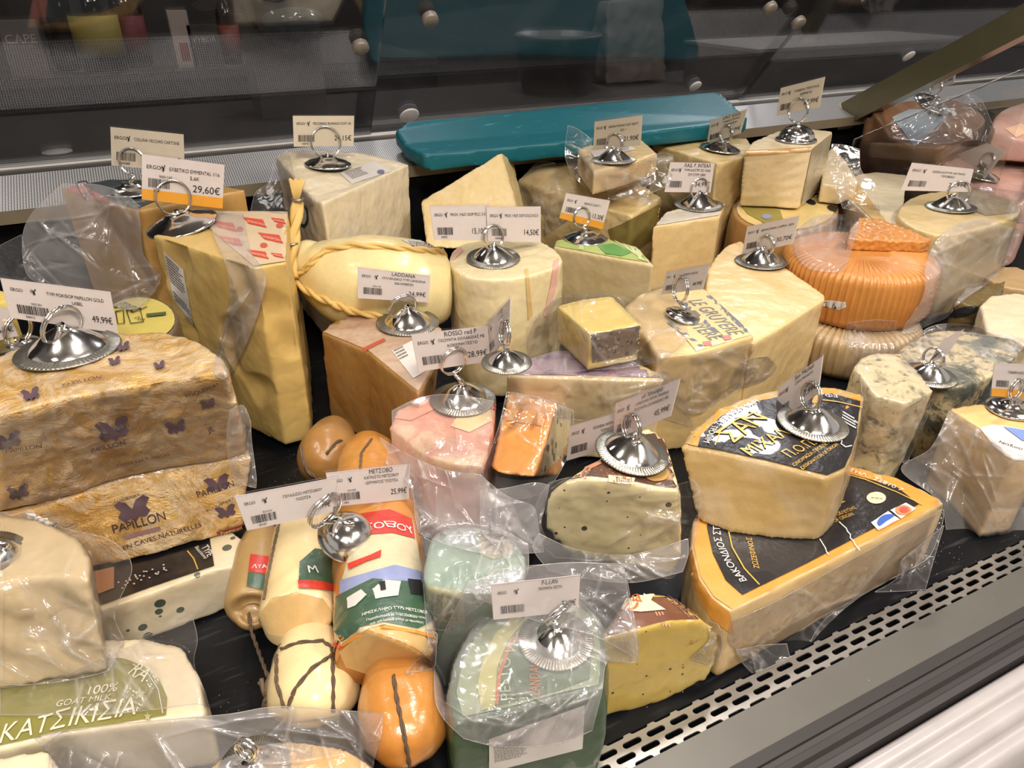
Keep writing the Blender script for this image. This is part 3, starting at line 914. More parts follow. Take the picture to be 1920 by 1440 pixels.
# ------------------------------------------------------------------ cheese materials
M_PALE = cheese('pale_hard_cheese', '#efdcb6', '#e6cfa2', film=0.45)
M_PECO = cheese('pecorino_paste', '#f1e2c3', '#e9d6b0', film=0.5, haze=0.3)
M_GRANA = cheese('grana_paste', '#e6cd95', '#d8bb7c', film=0.45, haze=0.15, grain=0.5)
M_EMM = cheese('emmental_paste', '#dcbc74', '#d3b066', film=0.35, rough=0.38)
M_COLL = cheese('aged_wedge_paste', '#d2a866', '#c2924e', film=0.3)
M_PROV = cheese('provolone_skin', '#f1e0ab', '#ead596', film=0.55, fcr=0.4, fbump=0.25, rough=0.35)
M_PROV2 = cheese('provolone_cut', '#f0dfb2', '#e8d29c', film=0.6, haze=0.25)
M_GREEN = cheese('light_cheese_paste', '#e3cfa2', '#d6bd88', film=0.4)
M_YEL = cheese('yellow_hard_paste', '#ecd09a', '#e2c083', film=0.55, fcr=0.8)
M_GRUY = cheese('gruyere_paste', '#e6cb93', '#dbb978', film=0.5)
M_BRN = cheese('amber_paste', '#b98a4a', '#9c6c34', film=0.5, haze=0.1)
M_BUT = cheese('butter_yellow_paste', '#f0d882', '#e9cb68', film=0.3)
M_GOUD = cheese('truffle_gouda_paste', '#f1e3b4', '#e6d49a', film=0.35, spots=[(120, 0.30, 0.22, '#1c1710'), (260, 0.4, 0.06, '#2a2216')], patch=[(18, 0.5, 0.7, '#c9a85e', 0.3)])
M_GOUD2 = cheese('truffle_gouda_deep', '#d8bd6c', '#c6a64f', film=0.4, spots=[(120, 0.30, 0.22, '#1c1710'), (260, 0.4, 0.06, '#2a2216')], patch=[(18, 0.5, 0.7, '#a99a5c', 0.3)])
M_GRAV = cheese('graviera_paste', '#bd9f68', '#a88a54', film=0.55, haze=0.35)
M_GRAV2 = cheese('graviera_light', '#dfc08a', '#cfab70', film=0.5, haze=0.25)
M_RIND = cheese('orange_rind', '#e0a04a', '#d28e38', film=0.6, fcr=1.4)
M_BLUE = cheese('blue_cheese_paste', '#e9d8b2', '#ddc796', film=0.6, haze=0.15, patch=[(34, 0.52, 0.62, '#5c6a5c', 0.85), (90, 0.57, 0.66, '#39443c', 0.8)])
M_MARB = cheese('marbled_blue_paste', '#e6d6b0', '#d8c494', film=0.8, haze=0.15, patch=[(30, 0.47, 0.57, '#4c5a55', 0.9), (80, 0.50, 0.60, '#2e3836', 0.8)])
M_BLUE2 = cheese('white_blue_spotted', '#efe2c6', '#e4d0a8', film=0.6, haze=0.25, spots=[(78, 0.30, 0.5, '#4a564c'), (140, .4, .2, '#55604f')], patch=[(24, 0.60, 0.72, '#66706a', 0.5)])
M_WHITE = cheese('white_goat_cheese', '#e4d6b8', '#d8c7a2', film=0.35, fcr=0.5)
M_BEIGE = cheese('beige_block', '#dfcba2', '#cdb27f', film=0.3, fcr=0.4)
M_SMOK = cheese('smoked_skin', '#d5944a', '#c07c34', film=0.8, fcr=0.8, rough=0.3, patch=[(20, 0.55, 0.75, '#e8b870', 0.6)])
M_TIED = cheese('tied_cream_cheese', '#efdcae', '#e3c98f', film=0.5, fcr=0.4, fbump=0.2)
M_CUT = cheese('cut_face', '#d3b27a', '#c39e63', film=0.5, fcr=0.4, fbump=0.2)
M_PEST = cheese('green_pesto_paste', '#8fa890', '#6f8d76', film=0.7, fcr=1.2)
M_DKGR = cheese('dark_green_rind', '#4c6348', '#33482f', film=0.6)
M_ORNG = cheese('bright_orange_rind', '#f0a637', '#e2922a', film=0.8, fcr=0.8)
M_RIBO = cheese('orange_ribbed_rind', '#dd9a4e', '#c67f36', film=0.55, patch=[(16, 0.5, 0.75, '#9a6a30', 0.5)])
M_RIBG = cheese('grey_ribbed_rind', '#c0a67c', '#a58a62', film=0.5, haze=0.25)
M_HAM = cheese('brown_ham_rind', '#96643a', '#6b4628', film=0.5, haze=0.2)
M_PINK = cheese('pink_sausage', '#dfb2a2', '#d29d8c', film=0.4, haze=0.3)
M_TAN = cheese('tan_block', '#d8b98a', '#c8a573', film=0.2)
t = NT('gold_foil')
cw = t.math('ADD', t.math('ABSOLUTE', t.math('SUBTRACT', t.noise(34, 6, 0.72, 1.4), 0.5)), t.math('MULTIPLY', t.voro(130), 0.12))
wh = t.rng(t.math('ABSOLUTE', t.math('SUBTRACT', t.noise(13, 5, 0.68, 2.0), 0.5)), 0.075, 0.0)
wh = t.math('MULTIPLY', wh, 0.42)
gc = t.mix(t.rng(t.noise(9, 5, 0.65, 0.6), 0.35, 0.65), C('#d29f4e'), C('#ecc98a'))
gc = t.mix(t.math('MULTIPLY', t.rng(t.noise(70, 4, 0.7), 0.56, 0.7), .5), gc, C('#8b6a3c'))
gc = t.mix(wh, gc, (0.72, 0.66, 0.58, 1))
t.prin(Base_Color=gc, Metallic=t.rng(wh, 0.0, 0.6, 0.38, 0.0), Roughness=0.32, Normal=t.bump(cw, 0.9, 0.007), Coat_Weight=0.7, Coat_Roughness=0.08, Coat_Normal=t.bump(crinkle(t, 1.3), 0.8, 0.003))
GFOIL = t.m
PAPER = simple('white_paper', '#ded7d0', 0.5); PAPER2 = simple('cream_paper', '#e6d7b0', 0.5)
INK = simple('black_print', '#171416', 0.5); PURP = simple('dark_plum_print', '#3a2836', 0.5)
GOLDP = simple('gold_print', '#e0b45a', 0.35, 0.2); WHP = simple('white_print', '#e9e4dc', 0.5)
REDP = simple('red_print2', '#cf3a2c', 0.5); GREYP = simple('grey_print2', '#7c7672', 0.5); BROP = simple('brown_print', '#8a4a24', .5); ORP = simple('orange_print', '#c8662c', .5)
DARKL = simple('slate_label_paper', '#2b2829', 0.32, coat=0.4, bump=(60, 0.5, 0.003))
TWINE = simple('grey_brown_twine', '#6d5a44', 0.8); STRAW = simple('straw_rope', '#e3bf74', 0.7); WIRE = simple('metal_clip', '#a9a49a', 0.3, 0.9)

def scribble(b, px, name, mat, n=8, lift=0.0014, wd=0.0004, seed=1):
    """a run of small marks (fine print) along an image line on the body"""
    pass
def fineprint(b, p0, p1, p2, lines, mat, name='fine_print', seed=0, fill=0.62, lift=0.0013):
    """rows of small print: p0 top-left, p1 top-right, p2 bottom-left, in image pixels on the body"""
    rnd = random.Random(seed); mb = MB()
    for i in range(lines):
        a0 = i / lines; a1 = (i + 0.45) / lines; x = 0.0; end = rnd.uniform(0.75, 1.0)
        while x < end:
            wd = rnd.uniform(0.03, 0.09); e = min(end, x + wd)
            q = []
            for (s_, r_) in ((x, a0), (e, a0), (e, a1), (x, a1)):
                u = p0[0] + (p1[0]-p0[0]) * s_ + (p2[0]-p0[0]) * r_; v = p0[1] + (p1[1]-p0[1]) * s_ + (p2[1]-p0[1]) * r_
                h, n = b.hit(u, v); q.append(h + n * lift)
            mb.add(q, [(0, 3, 2, 1)])
            x = e + rnd.uniform(0.012, 0.03)
    add_flat(name, mb.v, mb.f, mat, b.root)
def ell(cx, cy, rx, ry, a0=0, a1=360, n=28, rot=0):
    r = math.radians(rot); o = []
    for k in range(n + (0 if a1 - a0 == 360 else 1)):
        a = math.radians(a0 + (a1 - a0) * k / n); x = rx * math.cos(a); y = ry * math.sin(a)
        o.append((cx + x * math.cos(r) - y * math.sin(r), cy + x * math.sin(r) + y * math.cos(r)))
    return o

# ------------------------------------------------------------------ back row
A = block('cheese_wedge', 'bagged amber wedge with dark teal and red top label at the far left back', 'cheese',
          [(112, 353), (205, 335), (330, 335), (462, 356), (256, 397)], 0.205, 0.185, M_COLL, sc=0.97)
patch(A, [(118, 353), (208, 338), (310, 340), (300, 374), (256, 393), (190, 372)], simple('teal_label', '#3d4a4c', .45, coat=.5), 'top_label')
patch(A, [(118, 353), (150, 346), (222, 385), (175, 376)], simple('coral_label', '#c06a54', .45, coat=.5), 'coral_band', lift=0.0014)
text_on(A, [('Ω', [(160, 374), (178, 366)], 1.0, .0)], INK, 'pen_mark', lift=0.002)
B_ = block('cheese_block', 'tall holey yellow block with red printed paper on its top, left of the rope tassel', 'cheese',
           [(286, 442, .2), (398, 394, .2), (541, 396, .2), (537, 493, .2), (475, 503, .2)], 0.2, 0.19, M_EMM, sh=(0.0, 0.012), sm=4,
           dent=lambda p, n: -0.020 * max(0, noise.noise(Vector((p.x * 24, p.y * 24, p.z * 20)) + Vector((5, 2, 9))) - 0.16) * (1 if abs(n.z) < 0.5 else 0) + (0.0007 * noise.noise(Vector((p.x * 60, p.y * 60, p.z * 14))) if abs(n.z) < 0.5 else 0))
patch(B_, [(382, 420), (402, 397), (539, 398), (534, 491), (476, 500)], simple('kraft_label', '#e2c9a4', .5, coat=.4), 'top_label')
for i, (u, v, s_) in enumerate(((398, 416, 50), (455, 409, 48), (508, 410, 30), (412, 445, 46), (484, 438, 50), (463, 470, 44), (508, 476, 26))):
    patch(B_, [(u, v), (u + s_ * .8, v + s_ * .10), (u + s_ * .95, v + s_ * .42), (u + s_ * .25, v + s_ * .26)], simple('red_stamp', '#d8553f', .5), 'red_stamp', lift=.0013)
    text_on(B_, [('EMMENTALER', [(u + s_ * .12, v + s_ * .2), (u + s_ * .9, v + s_ * .36)], 1.3, .0)], simple('kraft_print', '#eed7b8', .5), 'stamp_text', lift=.0019)
for u, v in ((450, 432), (505, 445), (440, 458), (495, 462), (525, 425)):
    patch(B_, ell(u, v, 7, 4.5), simple('red_seal', '#cf5f46', .5), 'round_seal', lift=.0013)
patch(B_, [(307, 470), (345, 505), (364, 612), (327, 560)], PAPER, 'side_label')
fineprint(B_, (311, 478), (343, 508), (322, 530), 9, INK, 'label_print', 3)
fineprint(B_, (326, 545), (357, 577), (332, 565), 3, INK, 'label_barcode', 4)

J = block('cheese_block', 'white hard cheese quarter with printed sticker below the 24,15€ card', 'cheese',
          [(515, 293), (545, 282), (600, 279), (650, 283), (710, 292), (767, 308), (605, 381), (585, 373)], 0.198, 0.19, M_PECO, sc=0.94, amp=0.001)
patch(J, [(637, 325), (700, 303), (734, 322), (660, 346)], PAPER, 'sticker'); fineprint(J, (645, 325), (680, 313), (662, 338), 6, GREYP, 'sticker_print', 5)
patch(J, ell(714, 324, 7, 4), simple('seal_grey', '#74788a', .5), 'seal', lift=.0014)
patch(J, ell(570, 405, 9, 22), simple('green_seal', '#2f5a48', .4), 'green_seal')
patch(J, ell(571, 405, 6, 15), PAPER, 'seal_centre', lift=.0013)

d0 = 0.905
Mg = block('cheese_wedge', 'upright triangular hard cheese wedge behind the 15,10€ card', 'cheese',
           [Dp(789, 378, .93), Dp(940, 285, .97), Dp(978, 420, .93), Dp(976, 470, .92), Dp(800, 465, .90)], 0.1, 0.1, M_GRANA,
           bot=[Dp(800, 372, 1.02), Dp(962, 300, 1.04), Dp(988, 410, 1.02), Dp(985, 460, 1.0), Dp(810, 455, .98)], amp=.001)
N = block('cheese_wedge', 'film wrapped wedge with dark olive rind standing behind the 13,30€ card', 'cheese',
          [(970, 338, .14), (1000, 310, .165), (1075, 300, .17), (1180, 318, .165), (1243, 372, .132), (1185, 405, .122), (1080, 375, .135)], 0.13, 0.12, M_GRANA, sc=0.95, amp=.0015)
patch(N, [(1186, 409), (1242, 379), (1238, 440), (1190, 470), (1150, 470), (1140, 430), (1165, 420)], simple('olive_rind', '#8a7a42', .45, coat=.5), 'rind')
Pg = block('cheese_block', 'small bagged block under the 21,90€ card, lying on the wrapped wedge', 'cheese',
           [(1083, 282), (1112, 258), (1198, 256), (1233, 287), (1180, 306), (1113, 322)], 0.197, 0.03, M_YEL)
patch(Pg, [(1105, 284), (1180, 273), (1193, 281), (1115, 296)], PAPER, 'sticker'); fineprint(Pg, (1160, 278), (1180, 275), (1166, 285), 3, GREYP, 'sticker_print', 6)
Q = block('cheese_wedge', 'pale yellow wedge under the 60,99€ card beside the teal board', 'cheese',
          [(1222, 268), (1290, 257), (1400, 259), (1412, 275), (1392, 296), (1346, 307)], 0.175, 0.173, M_GRANA, sc=0.97, amp=.001)
Sw = block('round_cheese', 'brown sided wheel with yellow printed top under the 27,99€ block', 'cheese',
           ell(1473, 392, 100, 44), 0.108, 0.1, M_BRN, sc=1.0, bulge=.004)
patch(Sw, ell(1473, 392, 92, 40), simple('yellow_label', '#e8cd88', .45, coat=.4), 'top_label')
patch(Sw, [(1388, 385), (1400, 402), (1440, 424), (1470, 418), (1462, 395)], simple('olive_label', '#9c8f4a', .45), 'olive_field', lift=.0014)
patch(Sw, ell(1437, 408, 9, 5), simple('blue_seal', '#8f9cc0', .4), 'seal', lift=.002)
for u, v in ((1520, 380), (1560, 392), (1578, 388)): patch(Sw, ell(u, v, 10, 5, rot=20), INK, 'black_figure', lift=.0014)
R_ = block('cheese_block', 'large pale block with brown top edge under the 27,99€ card', 'cheese',
           [(1395, 285), (1412, 265), (1458, 246), (1520, 242), (1562, 247), (1522, 278), (1480, 283)], 0.20, 0.088, M_PALE, sc=0.90,
           bot=[(1386, 386, .112), (1400, 372, .112), (1440, 352, .112), (1500, 345, .112), (1540, 355, .112), (1496, 392, .112), (1440, 388, .112)])
patch(R_, [(1397, 283), (1521, 276), (1520, 284), (1396, 292)], simple('brown_edge', '#b98d54', .5), 'brown_edge')
patch(R_, [(1522, 279), (1560, 250), (1540, 352), (1500, 388)], cheese('cloudy_film_face', '#cfc2a2', '#bfb08c', film=.9, haze=.6, fcr=1.5), 'film_face')
T_ = block('cheese_block', 'cream block with white top under the 34,99€ card', 'cheese',
           [(1224, 426), (1248, 398), (1280, 388), (1360, 381), (1350, 407)], 0.125, 0.12, M_YEL, sc=0.97)
patch(T_, [(1228, 424), (1250, 400), (1282, 391), (1357, 384), (1348, 404)], cheese('white_top_film', '#e6ded0', '#d8cdb8', film=.8, haze=.5), 'white_rind')

# provolone pear with rope
K = loft('cheese_pear', 'big pear shaped pale cheese tied with straw rope, lying behind the 24,99€ card', 'cheese',
         [Dp(545, 478, .775), Dp(562, 484, .775), Dp(590, 502, .775), Dp(660, 528, .77), Dp(740, 536, .77), Dp(800, 536, .78), Dp(838, 532, .785), Dp(848, 532, .786)],
         [0.003, 0.022, 0.032, 0.050, 0.0515, 0.047, 0.032, 0.004], M_PROV, n=48, m=60)
patch(K, [(752, 450), (800, 452), (850, 462), (842, 470), (790, 470)], PAPER, 'paper_label'); fineprint(K, (765, 453), (840, 463), (775, 466), 5, GREYP, 'label_print', 7)
rope_on(K, [(553, 520), (575, 505), (610, 472), (660, 462), (740, 466), (845, 476)], .0035, STRAW, 'rope')
rope_on(K, [(553, 525), (590, 552), (630, 570), (664, 582), (720, 592)], .004, STRAW, 'rope')
mb = MB()
for i in range(9):
    a = i - 4
    mb.tube([Dp(556 + a * .8, 375, .745), Dp(556 + a * 2.2, 352, .745), Dp(557 + a * 3.4, 335 + (i % 3) * 2, .744)], .0016, 6)
mb.build('tassel', STRAW, K.root, True)
rope(K.root, [Dp(557, 378, .745), Dp(552, 420, .745), Dp(549, 470, .742), Dp(547, 510, .74), Dp(551, 522, .74)], .0055, STRAW, 'rope')
rope(K.root, [Dp(561, 378, .746), Dp(557, 420, .746), Dp(551, 470, .743), Dp(545, 518, .741)], .005, STRAW, 'rope')
for v, x in ((373, 557), (456, 547), (512, 546)):
    mb = MB(); mb.tube([Dp(x + 11 * math.cos(q / 10 * 2 * math.pi), v + 3.2 * math.sin(q / 10 * 2 * math.pi), .743 - .005 * math.sin(q / 10 * 2 * math.pi)) for q in range(10)], .0016, 6, True); mb.build('metal_clip', WIRE, K.root, True)
L_ = block('cheese_block', 'thick cylinder piece of pale cheese with pink marks under the 14,50€ card', 'cheese',
           spl([(843, 490), (858, 462), (900, 450), (960, 446), (1015, 452), (1050, 478), (1046, 498), (985, 519), (920, 524), (868, 516)]), 0.148, 0.14, M_PROV2, sc=0.98, bulge=.002, amp=.001)
patch(L_, [(1038, 490), (1048, 485), (1042, 540), (1025, 595), (1018, 592), (1030, 540)], cheese('pink_streak', '#e9a29a', '#eac9a8', film=.6), 'pink_mark')
patch(L_, [(845, 480), (862, 463), (870, 470), (850, 490)], MATS['pink_streak'], 'pink_mark')
patch(L_, [(984, 505), (990, 504), (998, 590), (990, 600)], simple('tan_seam', '#d8b878', .5), 'seam')
O_ = block('cheese_wedge', 'pale wedge with light green printed top in the middle, under the 13,30€ card', 'cheese',
           [(1038, 462), (1042, 449), (1075, 444), (1135, 446), (1195, 461), (1227, 497), (1160, 485), (1080, 470)], 0.112, 0.11, M_GREEN, sc=1.0)
GRN = simple('green_label', '#b9cc74', .4, coat=.5)
patch(O_, [(1041, 462), (1045, 450), (1075, 446), (1135, 448), (1194, 463), (1224, 494), (1160, 484), (1080, 469)], GRN, 'top_label')
patch(O_, [(1120, 462), (1150, 458), (1185, 475), (1165, 482), (1135, 477)], simple('leaf_green', '#6cab5c', .4, coat=.5), 'green_leaf', lift=.0014)
for k in range(4): patch(O_, [(1150 + k * 14, 452 + k * 5), (1158 + k * 15, 455 + k * 6), (1215 - k * 4, 492 - k), (1208 - k * 4, 490 - k)], simple('pale_green', '#d6dfa4', .4), 'pale_stripe', lift=.0014)
patch(O_, [(1090, 450), (1100, 449), (1093, 470), (1084, 469)], simple('pale_green', '#d6dfa4', .4), 'pale_stripe', lift=.0014)

U = block('cheese_wedge', 'large smooth yellow wedge under the 30,70€ card', 'cheese',
          [(1322, 545), (1328, 505), (1342, 480), (1362, 460), (1388, 451), (1470, 498), (1548, 554), (1546, 562), (1480, 605), (1412, 645), (1350, 600)], 0.105, 0.1, M_YEL, sc=0.97, sm=5)
V = block('cheese_wedge', 'bagged wedge with lettered paper, left of the large smooth yellow wedge', 'cheese',
          [(1170, 575), (1200, 550), (1262, 533), (1322, 540), (1370, 585), (1416, 628), (1305, 662), (1235, 668)], 0.112, 0.11, M_GRUY, sc=0.97)
patch(V, [(1255, 600), (1322, 543), (1413, 627), (1305, 659)], simple('parchment', '#e3cc94', .45, coat=.5), 'paper_label')
text_on(V, [('LE GRUYERE', [(1290, 566), (1368, 630)], 1.5, .01), ('GRUYERE', [(1262, 592), (1332, 640)], 1.5, .01)], simple('blue_grey_print', '#7d7f86', .5), 'printed_text')
for q in ([(1323, 556), (1332, 555), (1405, 622), (1398, 626)], [(1278, 570), (1287, 568), (1358, 632), (1350, 635)], [(1250, 606), (1258, 604), (1320, 650), (1312, 652)]):
    patch(V, q, simple('slate_band', '#73747c', .5), 'slate_band')
for u, v in ((1362, 637), (1325, 648)): patch(V, [(u - 8, v - 5), (u + 6, v - 7), (u + 10, v + 1), (u - 4, v + 3)], simple('rose_mark', '#c98074', .5), 'rose_mark', lift=.0014)

# ribbed wheels
def ribbed(name, label, cpx, z, R, h, mat, ribs, depth_=0.0028, top_ribs=True):
    c = Z(*cpx, z); vs = []; fs = []; n = ribs * 6
    prof = [(0.001, 0), (R*.35, 0.0), (R*.42, 0.001), (R*.82, 0.0005), (R*.93, -.002), (R*.985, -.007), (R, -.014), (R*1.01, -h*.5), (R, -h + .008), (R*.96, -h), (.001, -h)]
    for j, (r, dz) in enumerate(prof):
        for k in range(n):
            a = 2 * math.pi * k / n
            wv = math.cos(a * ribs)
            rr = r + (depth_ * .5 * wv if 5 <= j <= 8 else 0); zz = dz + (0.0012 * wv if (j in (2, 3) and top_ribs) else 0)
            q = Vector((c.x + rr * math.cos(a), c.y + rr * math.sin(a), c.z + zz))
            vs.append(q + Vector((0, 0, .0006 * noise.noise(q * 60))))
    m_ = len(prof)
    for j in range(m_ - 1):
        for k in range(n): l = (k + 1) % n; fs.append((j*n+k, j*n+l, (j+1)*n+l, (j+1)*n+k))
    r_ = thing(name, label, 'cheese', (c.x, c.y, c.z - h)); b = Body(vs, fs, r_); b.part = add('rind', vs, fs, mat, r_)
    return b
X_ = ribbed('round_cheese', 'greyish ribbed cheese wheel underneath the orange ribbed wheel', (1592, 588), 0.053, 0.083, 0.05, M_RIBG, 60)
W_ = ribbed('round_cheese', 'orange ribbed cheese wheel with a cut half lying on top', (1616, 472), 0.122, 0.088, 0.066, M_RIBO, 74)
patch(W_, [(1540, 566), (1552, 562), (1585, 566), (1586, 575), (1575, 581), (1540, 573)], PAPER, 'price_sticker'); text_on(W_, [('2.15.1', [(1546, 575), (1578, 578)], 1, 0)], INK, 'sticker_print')
W2 = block('cheese_half', 'thin orange half round lying on the orange ribbed wheel', 'cheese',
           [(1590, 447), (1597, 425), (1612, 408), (1650, 410), (1700, 428), (1748, 448), (1735, 453)], 0.137, 0.0145, M_RIBO, vox=.0016, sm=2, amp=.0016, fr=220)

# right back
Z1 = block('cheese_wedge', 'white topped wedge with yellow rind strip right of the yellow labelled wheel', 'cheese',
           [(1568, 350), (1585, 332), (1640, 322), (1700, 328), (1696, 372), (1690, 420), (1640, 420)], 0.115, 0.11, M_WHITE, sc=1.0)
patch(Z1, [(1570, 350), (1586, 334), (1600, 333), (1665, 420), (1645, 420)], cheese('yellow_rind', '#dcb873', '#cfa65c', film=.5), 'rind')
Z2 = block('cheese_wedge', 'small bagged pale wedge tucked behind the 27,99€ block', 'cheese',
           [(1545, 290), (1562, 275), (1585, 300), (1610, 338), (1580, 350), (1540, 345)], 0.14, 0.028, M_PALE, sc=.97)
Y = block('cheese_block', 'bagged rounded cheese under the 21,99€ card', 'cheese',
          spl([(1682, 402), (1705, 372), (1760, 358), (1830, 356), (1900, 375), (1912, 400), (1850, 425), (1770, 440), (1715, 428)]), 0.125, 0.12, M_GRANA, sc=1.0, sm=14)
patch(Y, [(1800, 352), (1850, 362), (1905, 378), (1910, 398), (1850, 405), (1795, 385)], cheese('printed_foil', '#c8b48c', '#9a927f', film=.9, fcr=1.4, patch=[(14, .52, .6, '#4a4642', .6)]), 'printed_foil')
def drop(T, z=0.002): return [Vector((p.x, p.y, z)) for p in T]
_t = [xplane(1622, 226, 1.20), xplane(1643, 204, 1.20), Yp(1700, 188, .953), Yp(1790, 186, .953), Yp(1850, 225, .88), xplane(1790, 262, 1.24), xplane(1725, 288, 1.20), xplane(1670, 258, 1.20)]
_t = spl(_t)
HAM = block('cured_ham', 'brown rounded cured ham beyond the clear divider', 'ham', _t, 0, 0, M_HAM, bot=drop(_t), sm=9, vox=.004)
_t = [xplane(1752, 326, 1.19), xplane(1772, 300, 1.235), Z(1810, 272, .128), Z(1870, 266, .128), Z(1935, 280, .128), xplane(1960, 330, 1.25), xplane(1905, 385, 1.19), xplane(1830, 370, 1.19)]
_t = spl(_t)
MOR = block('mortadella', 'pink mortadella half beyond the divider beside the ham', 'sausage', _t, 0, 0, M_PINK, bot=drop(_t), sm=9, vox=.004)
_t = [Z(1862, 232, .19), Z(1890, 200, .19), Z(1990, 182, .19), Z(2050, 240, .19), Z(1960, 262, .17), Z(1900, 258, .17)]
_t = spl(_t)
MO2 = block('sausage_block', 'rosy meat block in film at the right edge behind the mortadella', 'sausage', _t, 0, 0, M_PINK, bot=drop(_t, .13), sm=8, vox=.004)
patch(MO2, [(1884, 242), (1915, 232), (1935, 245), (1905, 258)], simple('peach_tag', '#efc4a4', .5), 'peach_label')
LT = block('cheese_block', 'tan block at the right edge behind the white cheese', 'cheese', [(1838, 512), (1868, 500), (1905, 500), (1960, 520), (1925, 545), (1870, 535)], 0.045, 0.044, M_TAN)
LP = block('cheese_block', 'white wrapped cheese at the right edge above the marbled cheeses', 'cheese', [(1838, 572), (1858, 553), (1900, 548), (1990, 560), (1990, 640), (1930, 650), (1850, 620)], 0.082, 0.08, M_WHITE, amp=.001)
LD = block('cheese_pouch', 'dark printed pouch between the hanging bag and the tan block', 'pouch', [(1790, 565), (1810, 540), (1885, 527), (1880, 550), (1830, 575)], 0.07, 0.065, simple('olive_pouch', '#6f5c30', .4, coat=.5, bump=(50, .5, .004)), amp=.002)
patch(LD, ell(1806, 585, 30, 9, rot=-14), INK, 'dark_window')
# ------------------------------------------------------------------ middle and front rows
J1 = block('cheese_wedge', 'upright blue veined wedge in a bag, right of the dark topped graviera', 'cheese',
           [(1600, 688), (1612, 672), (1640, 661), (1690, 662), (1752, 734), (1700, 757), (1640, 742)], 0.115, 0.11, M_BLUE, sc=.93, sh=(-.004, .004), amp=.001)
J2 = block('cheese_wedge', 'large blue marbled half under clear film at the right', 'cheese',
           spl([(1688, 665), (1715, 635), (1760, 618), (1830, 622), (1916, 642), (1890, 680), (1840, 712), (1780, 722)]), 0.092, 0.09, M_MARB, sc=1.0, amp=.001)
KK_ = block('cheese_block', 'orange yellow block with blue and white label at the right edge', 'cheese',
            [(1778, 765), (1830, 757), (1900, 762), (1990, 790), (1960, 850), (1900, 860), (1836, 802)], 0.085, 0.084, M_RIND.copy() if False else cheese('amber_block', '#eecb90', '#e4bb78', film=.45, fcr=.6), sc=.97)
patch(KK_, [(1838, 803), (1862, 797), (1960, 812), (1960, 862), (1900, 863), (1868, 840)], PAPER, 'paper_label')
patch(KK_, [(1880, 802), (1960, 815), (1960, 840), (1915, 828)], simple('blue_field', '#7f97d8', .4), 'blue_field', lift=.0014)
text_on(KK_, [('Νάξου', [(1872, 832), (1915, 846)], 1, 0)], INK, 'label_print')

CC_ = block('cheese_wedge', 'red marbled wedge with coral label in a bag under the 28,99€ card', 'cheese',
            [(730, 800), (745, 768), (800, 742), (865, 728), (930, 742), (926, 800), (905, 872), (850, 868), (790, 850)], 0.094, 0.09,
            cheese('pink_pesto_paste', '#dfa48e', '#d98d74', film=.7, patch=[(22, .5, .62, '#e9cba0', .8), (45, .62, .7, '#a5453a', .5)]), sc=1.0, amp=.001)
patch(CC_, [(845, 800), (860, 780), (918, 762), (922, 790), (880, 812)], simple('straw_label', '#e9cf9a', .45, coat=.4), 'pale_field')
patch(CC_, [(740, 785), (770, 758), (812, 742), (812, 770), (770, 790)], simple('coral_field', '#e39a80', .45, coat=.4), 'coral_field')
for k in range(4): patch(CC_, [(890, 742 + k * 6), (928, 746 + k * 7), (927, 749 + k * 7), (888, 745 + k * 6)], simple('brick_line', '#b5573f', .5), 'brick_line', lift=.0014)

BB_ = block('cheese_wedge', 'dark amber wedge with printed foil top under the 24,99€ card', 'cheese',
            [(602, 622), (625, 602), (665, 586), (720, 574), (768, 566), (805, 580), (830, 618), (815, 690), (785, 738), (745, 705), (690, 660)], 0.112, 0.108, M_BRN,
            sc=.9, sh=(-.008, .012), sm=2)
FOILT = cheese('pinkish_foil_label', '#cfb59c', '#b79a80', film=.95, fcr=1.6, fbump=.8, patch=[(30, .5, .62, '#a5745e', .5)])
patch(BB_, [(605, 622), (627, 604), (667, 588), (720, 576), (766, 568), (803, 582), (827, 618), (812, 688), (784, 734), (745, 702), (690, 657)], FOILT, 'foil_label')
patch(BB_, [(735, 660), (775, 640), (795, 700), (775, 712)], PAPER, 'sticker', lift=.0014); fineprint(BB_, (738, 660), (758, 650), (752, 680), 4, GREYP, 'sticker_print', 9, lift=.002)
patch(BB_, [(680, 655), (720, 636), (724, 641), (686, 660)], simple('brick_line', '#b5573f', .5), 'brick_line', lift=.0014)
EE_ = block('cheese_wedge', 'bagged wedge with purple printed rind under the small butter yellow block', 'cheese',
            [(948, 705), (965, 680), (1040, 655), (1150, 655), (1240, 700), (1246, 712), (1160, 712), (1060, 708)], 0.094, 0.09, M_GREEN, sc=.98)
patch(EE_, [(952, 703), (968, 683), (1040, 660), (1150, 660), (1236, 700), (1240, 709), (1060, 704)], cheese('purple_label', '#bda6a6', '#8d7a92', film=.7, patch=[(40, .5, .6, '#5d4a78', .8), (60, .6, .68, '#a03a3a', .7)]), 'printed_rind')
FF_ = block('cheese_block', 'small butter yellow block with speckled brown rind in a clear bag', 'cheese',
            [(1045, 573), (1095, 560), (1148, 555), (1203, 608), (1155, 617), (1107, 626)], 0.136, 0.038, M_BUT, sc=.99, vox=.0018, sm=2)
patch(FF_, [(1108, 627), (1155, 618), (1202, 610), (1199, 662), (1150, 672), (1110, 680)], cheese('speckled_rind', '#8a7560', '#6d5a48', film=.4, spots=[(230, .6, .6, '#4a3a2e'), (310, .6, .4, '#a8967e')]), 'rind')
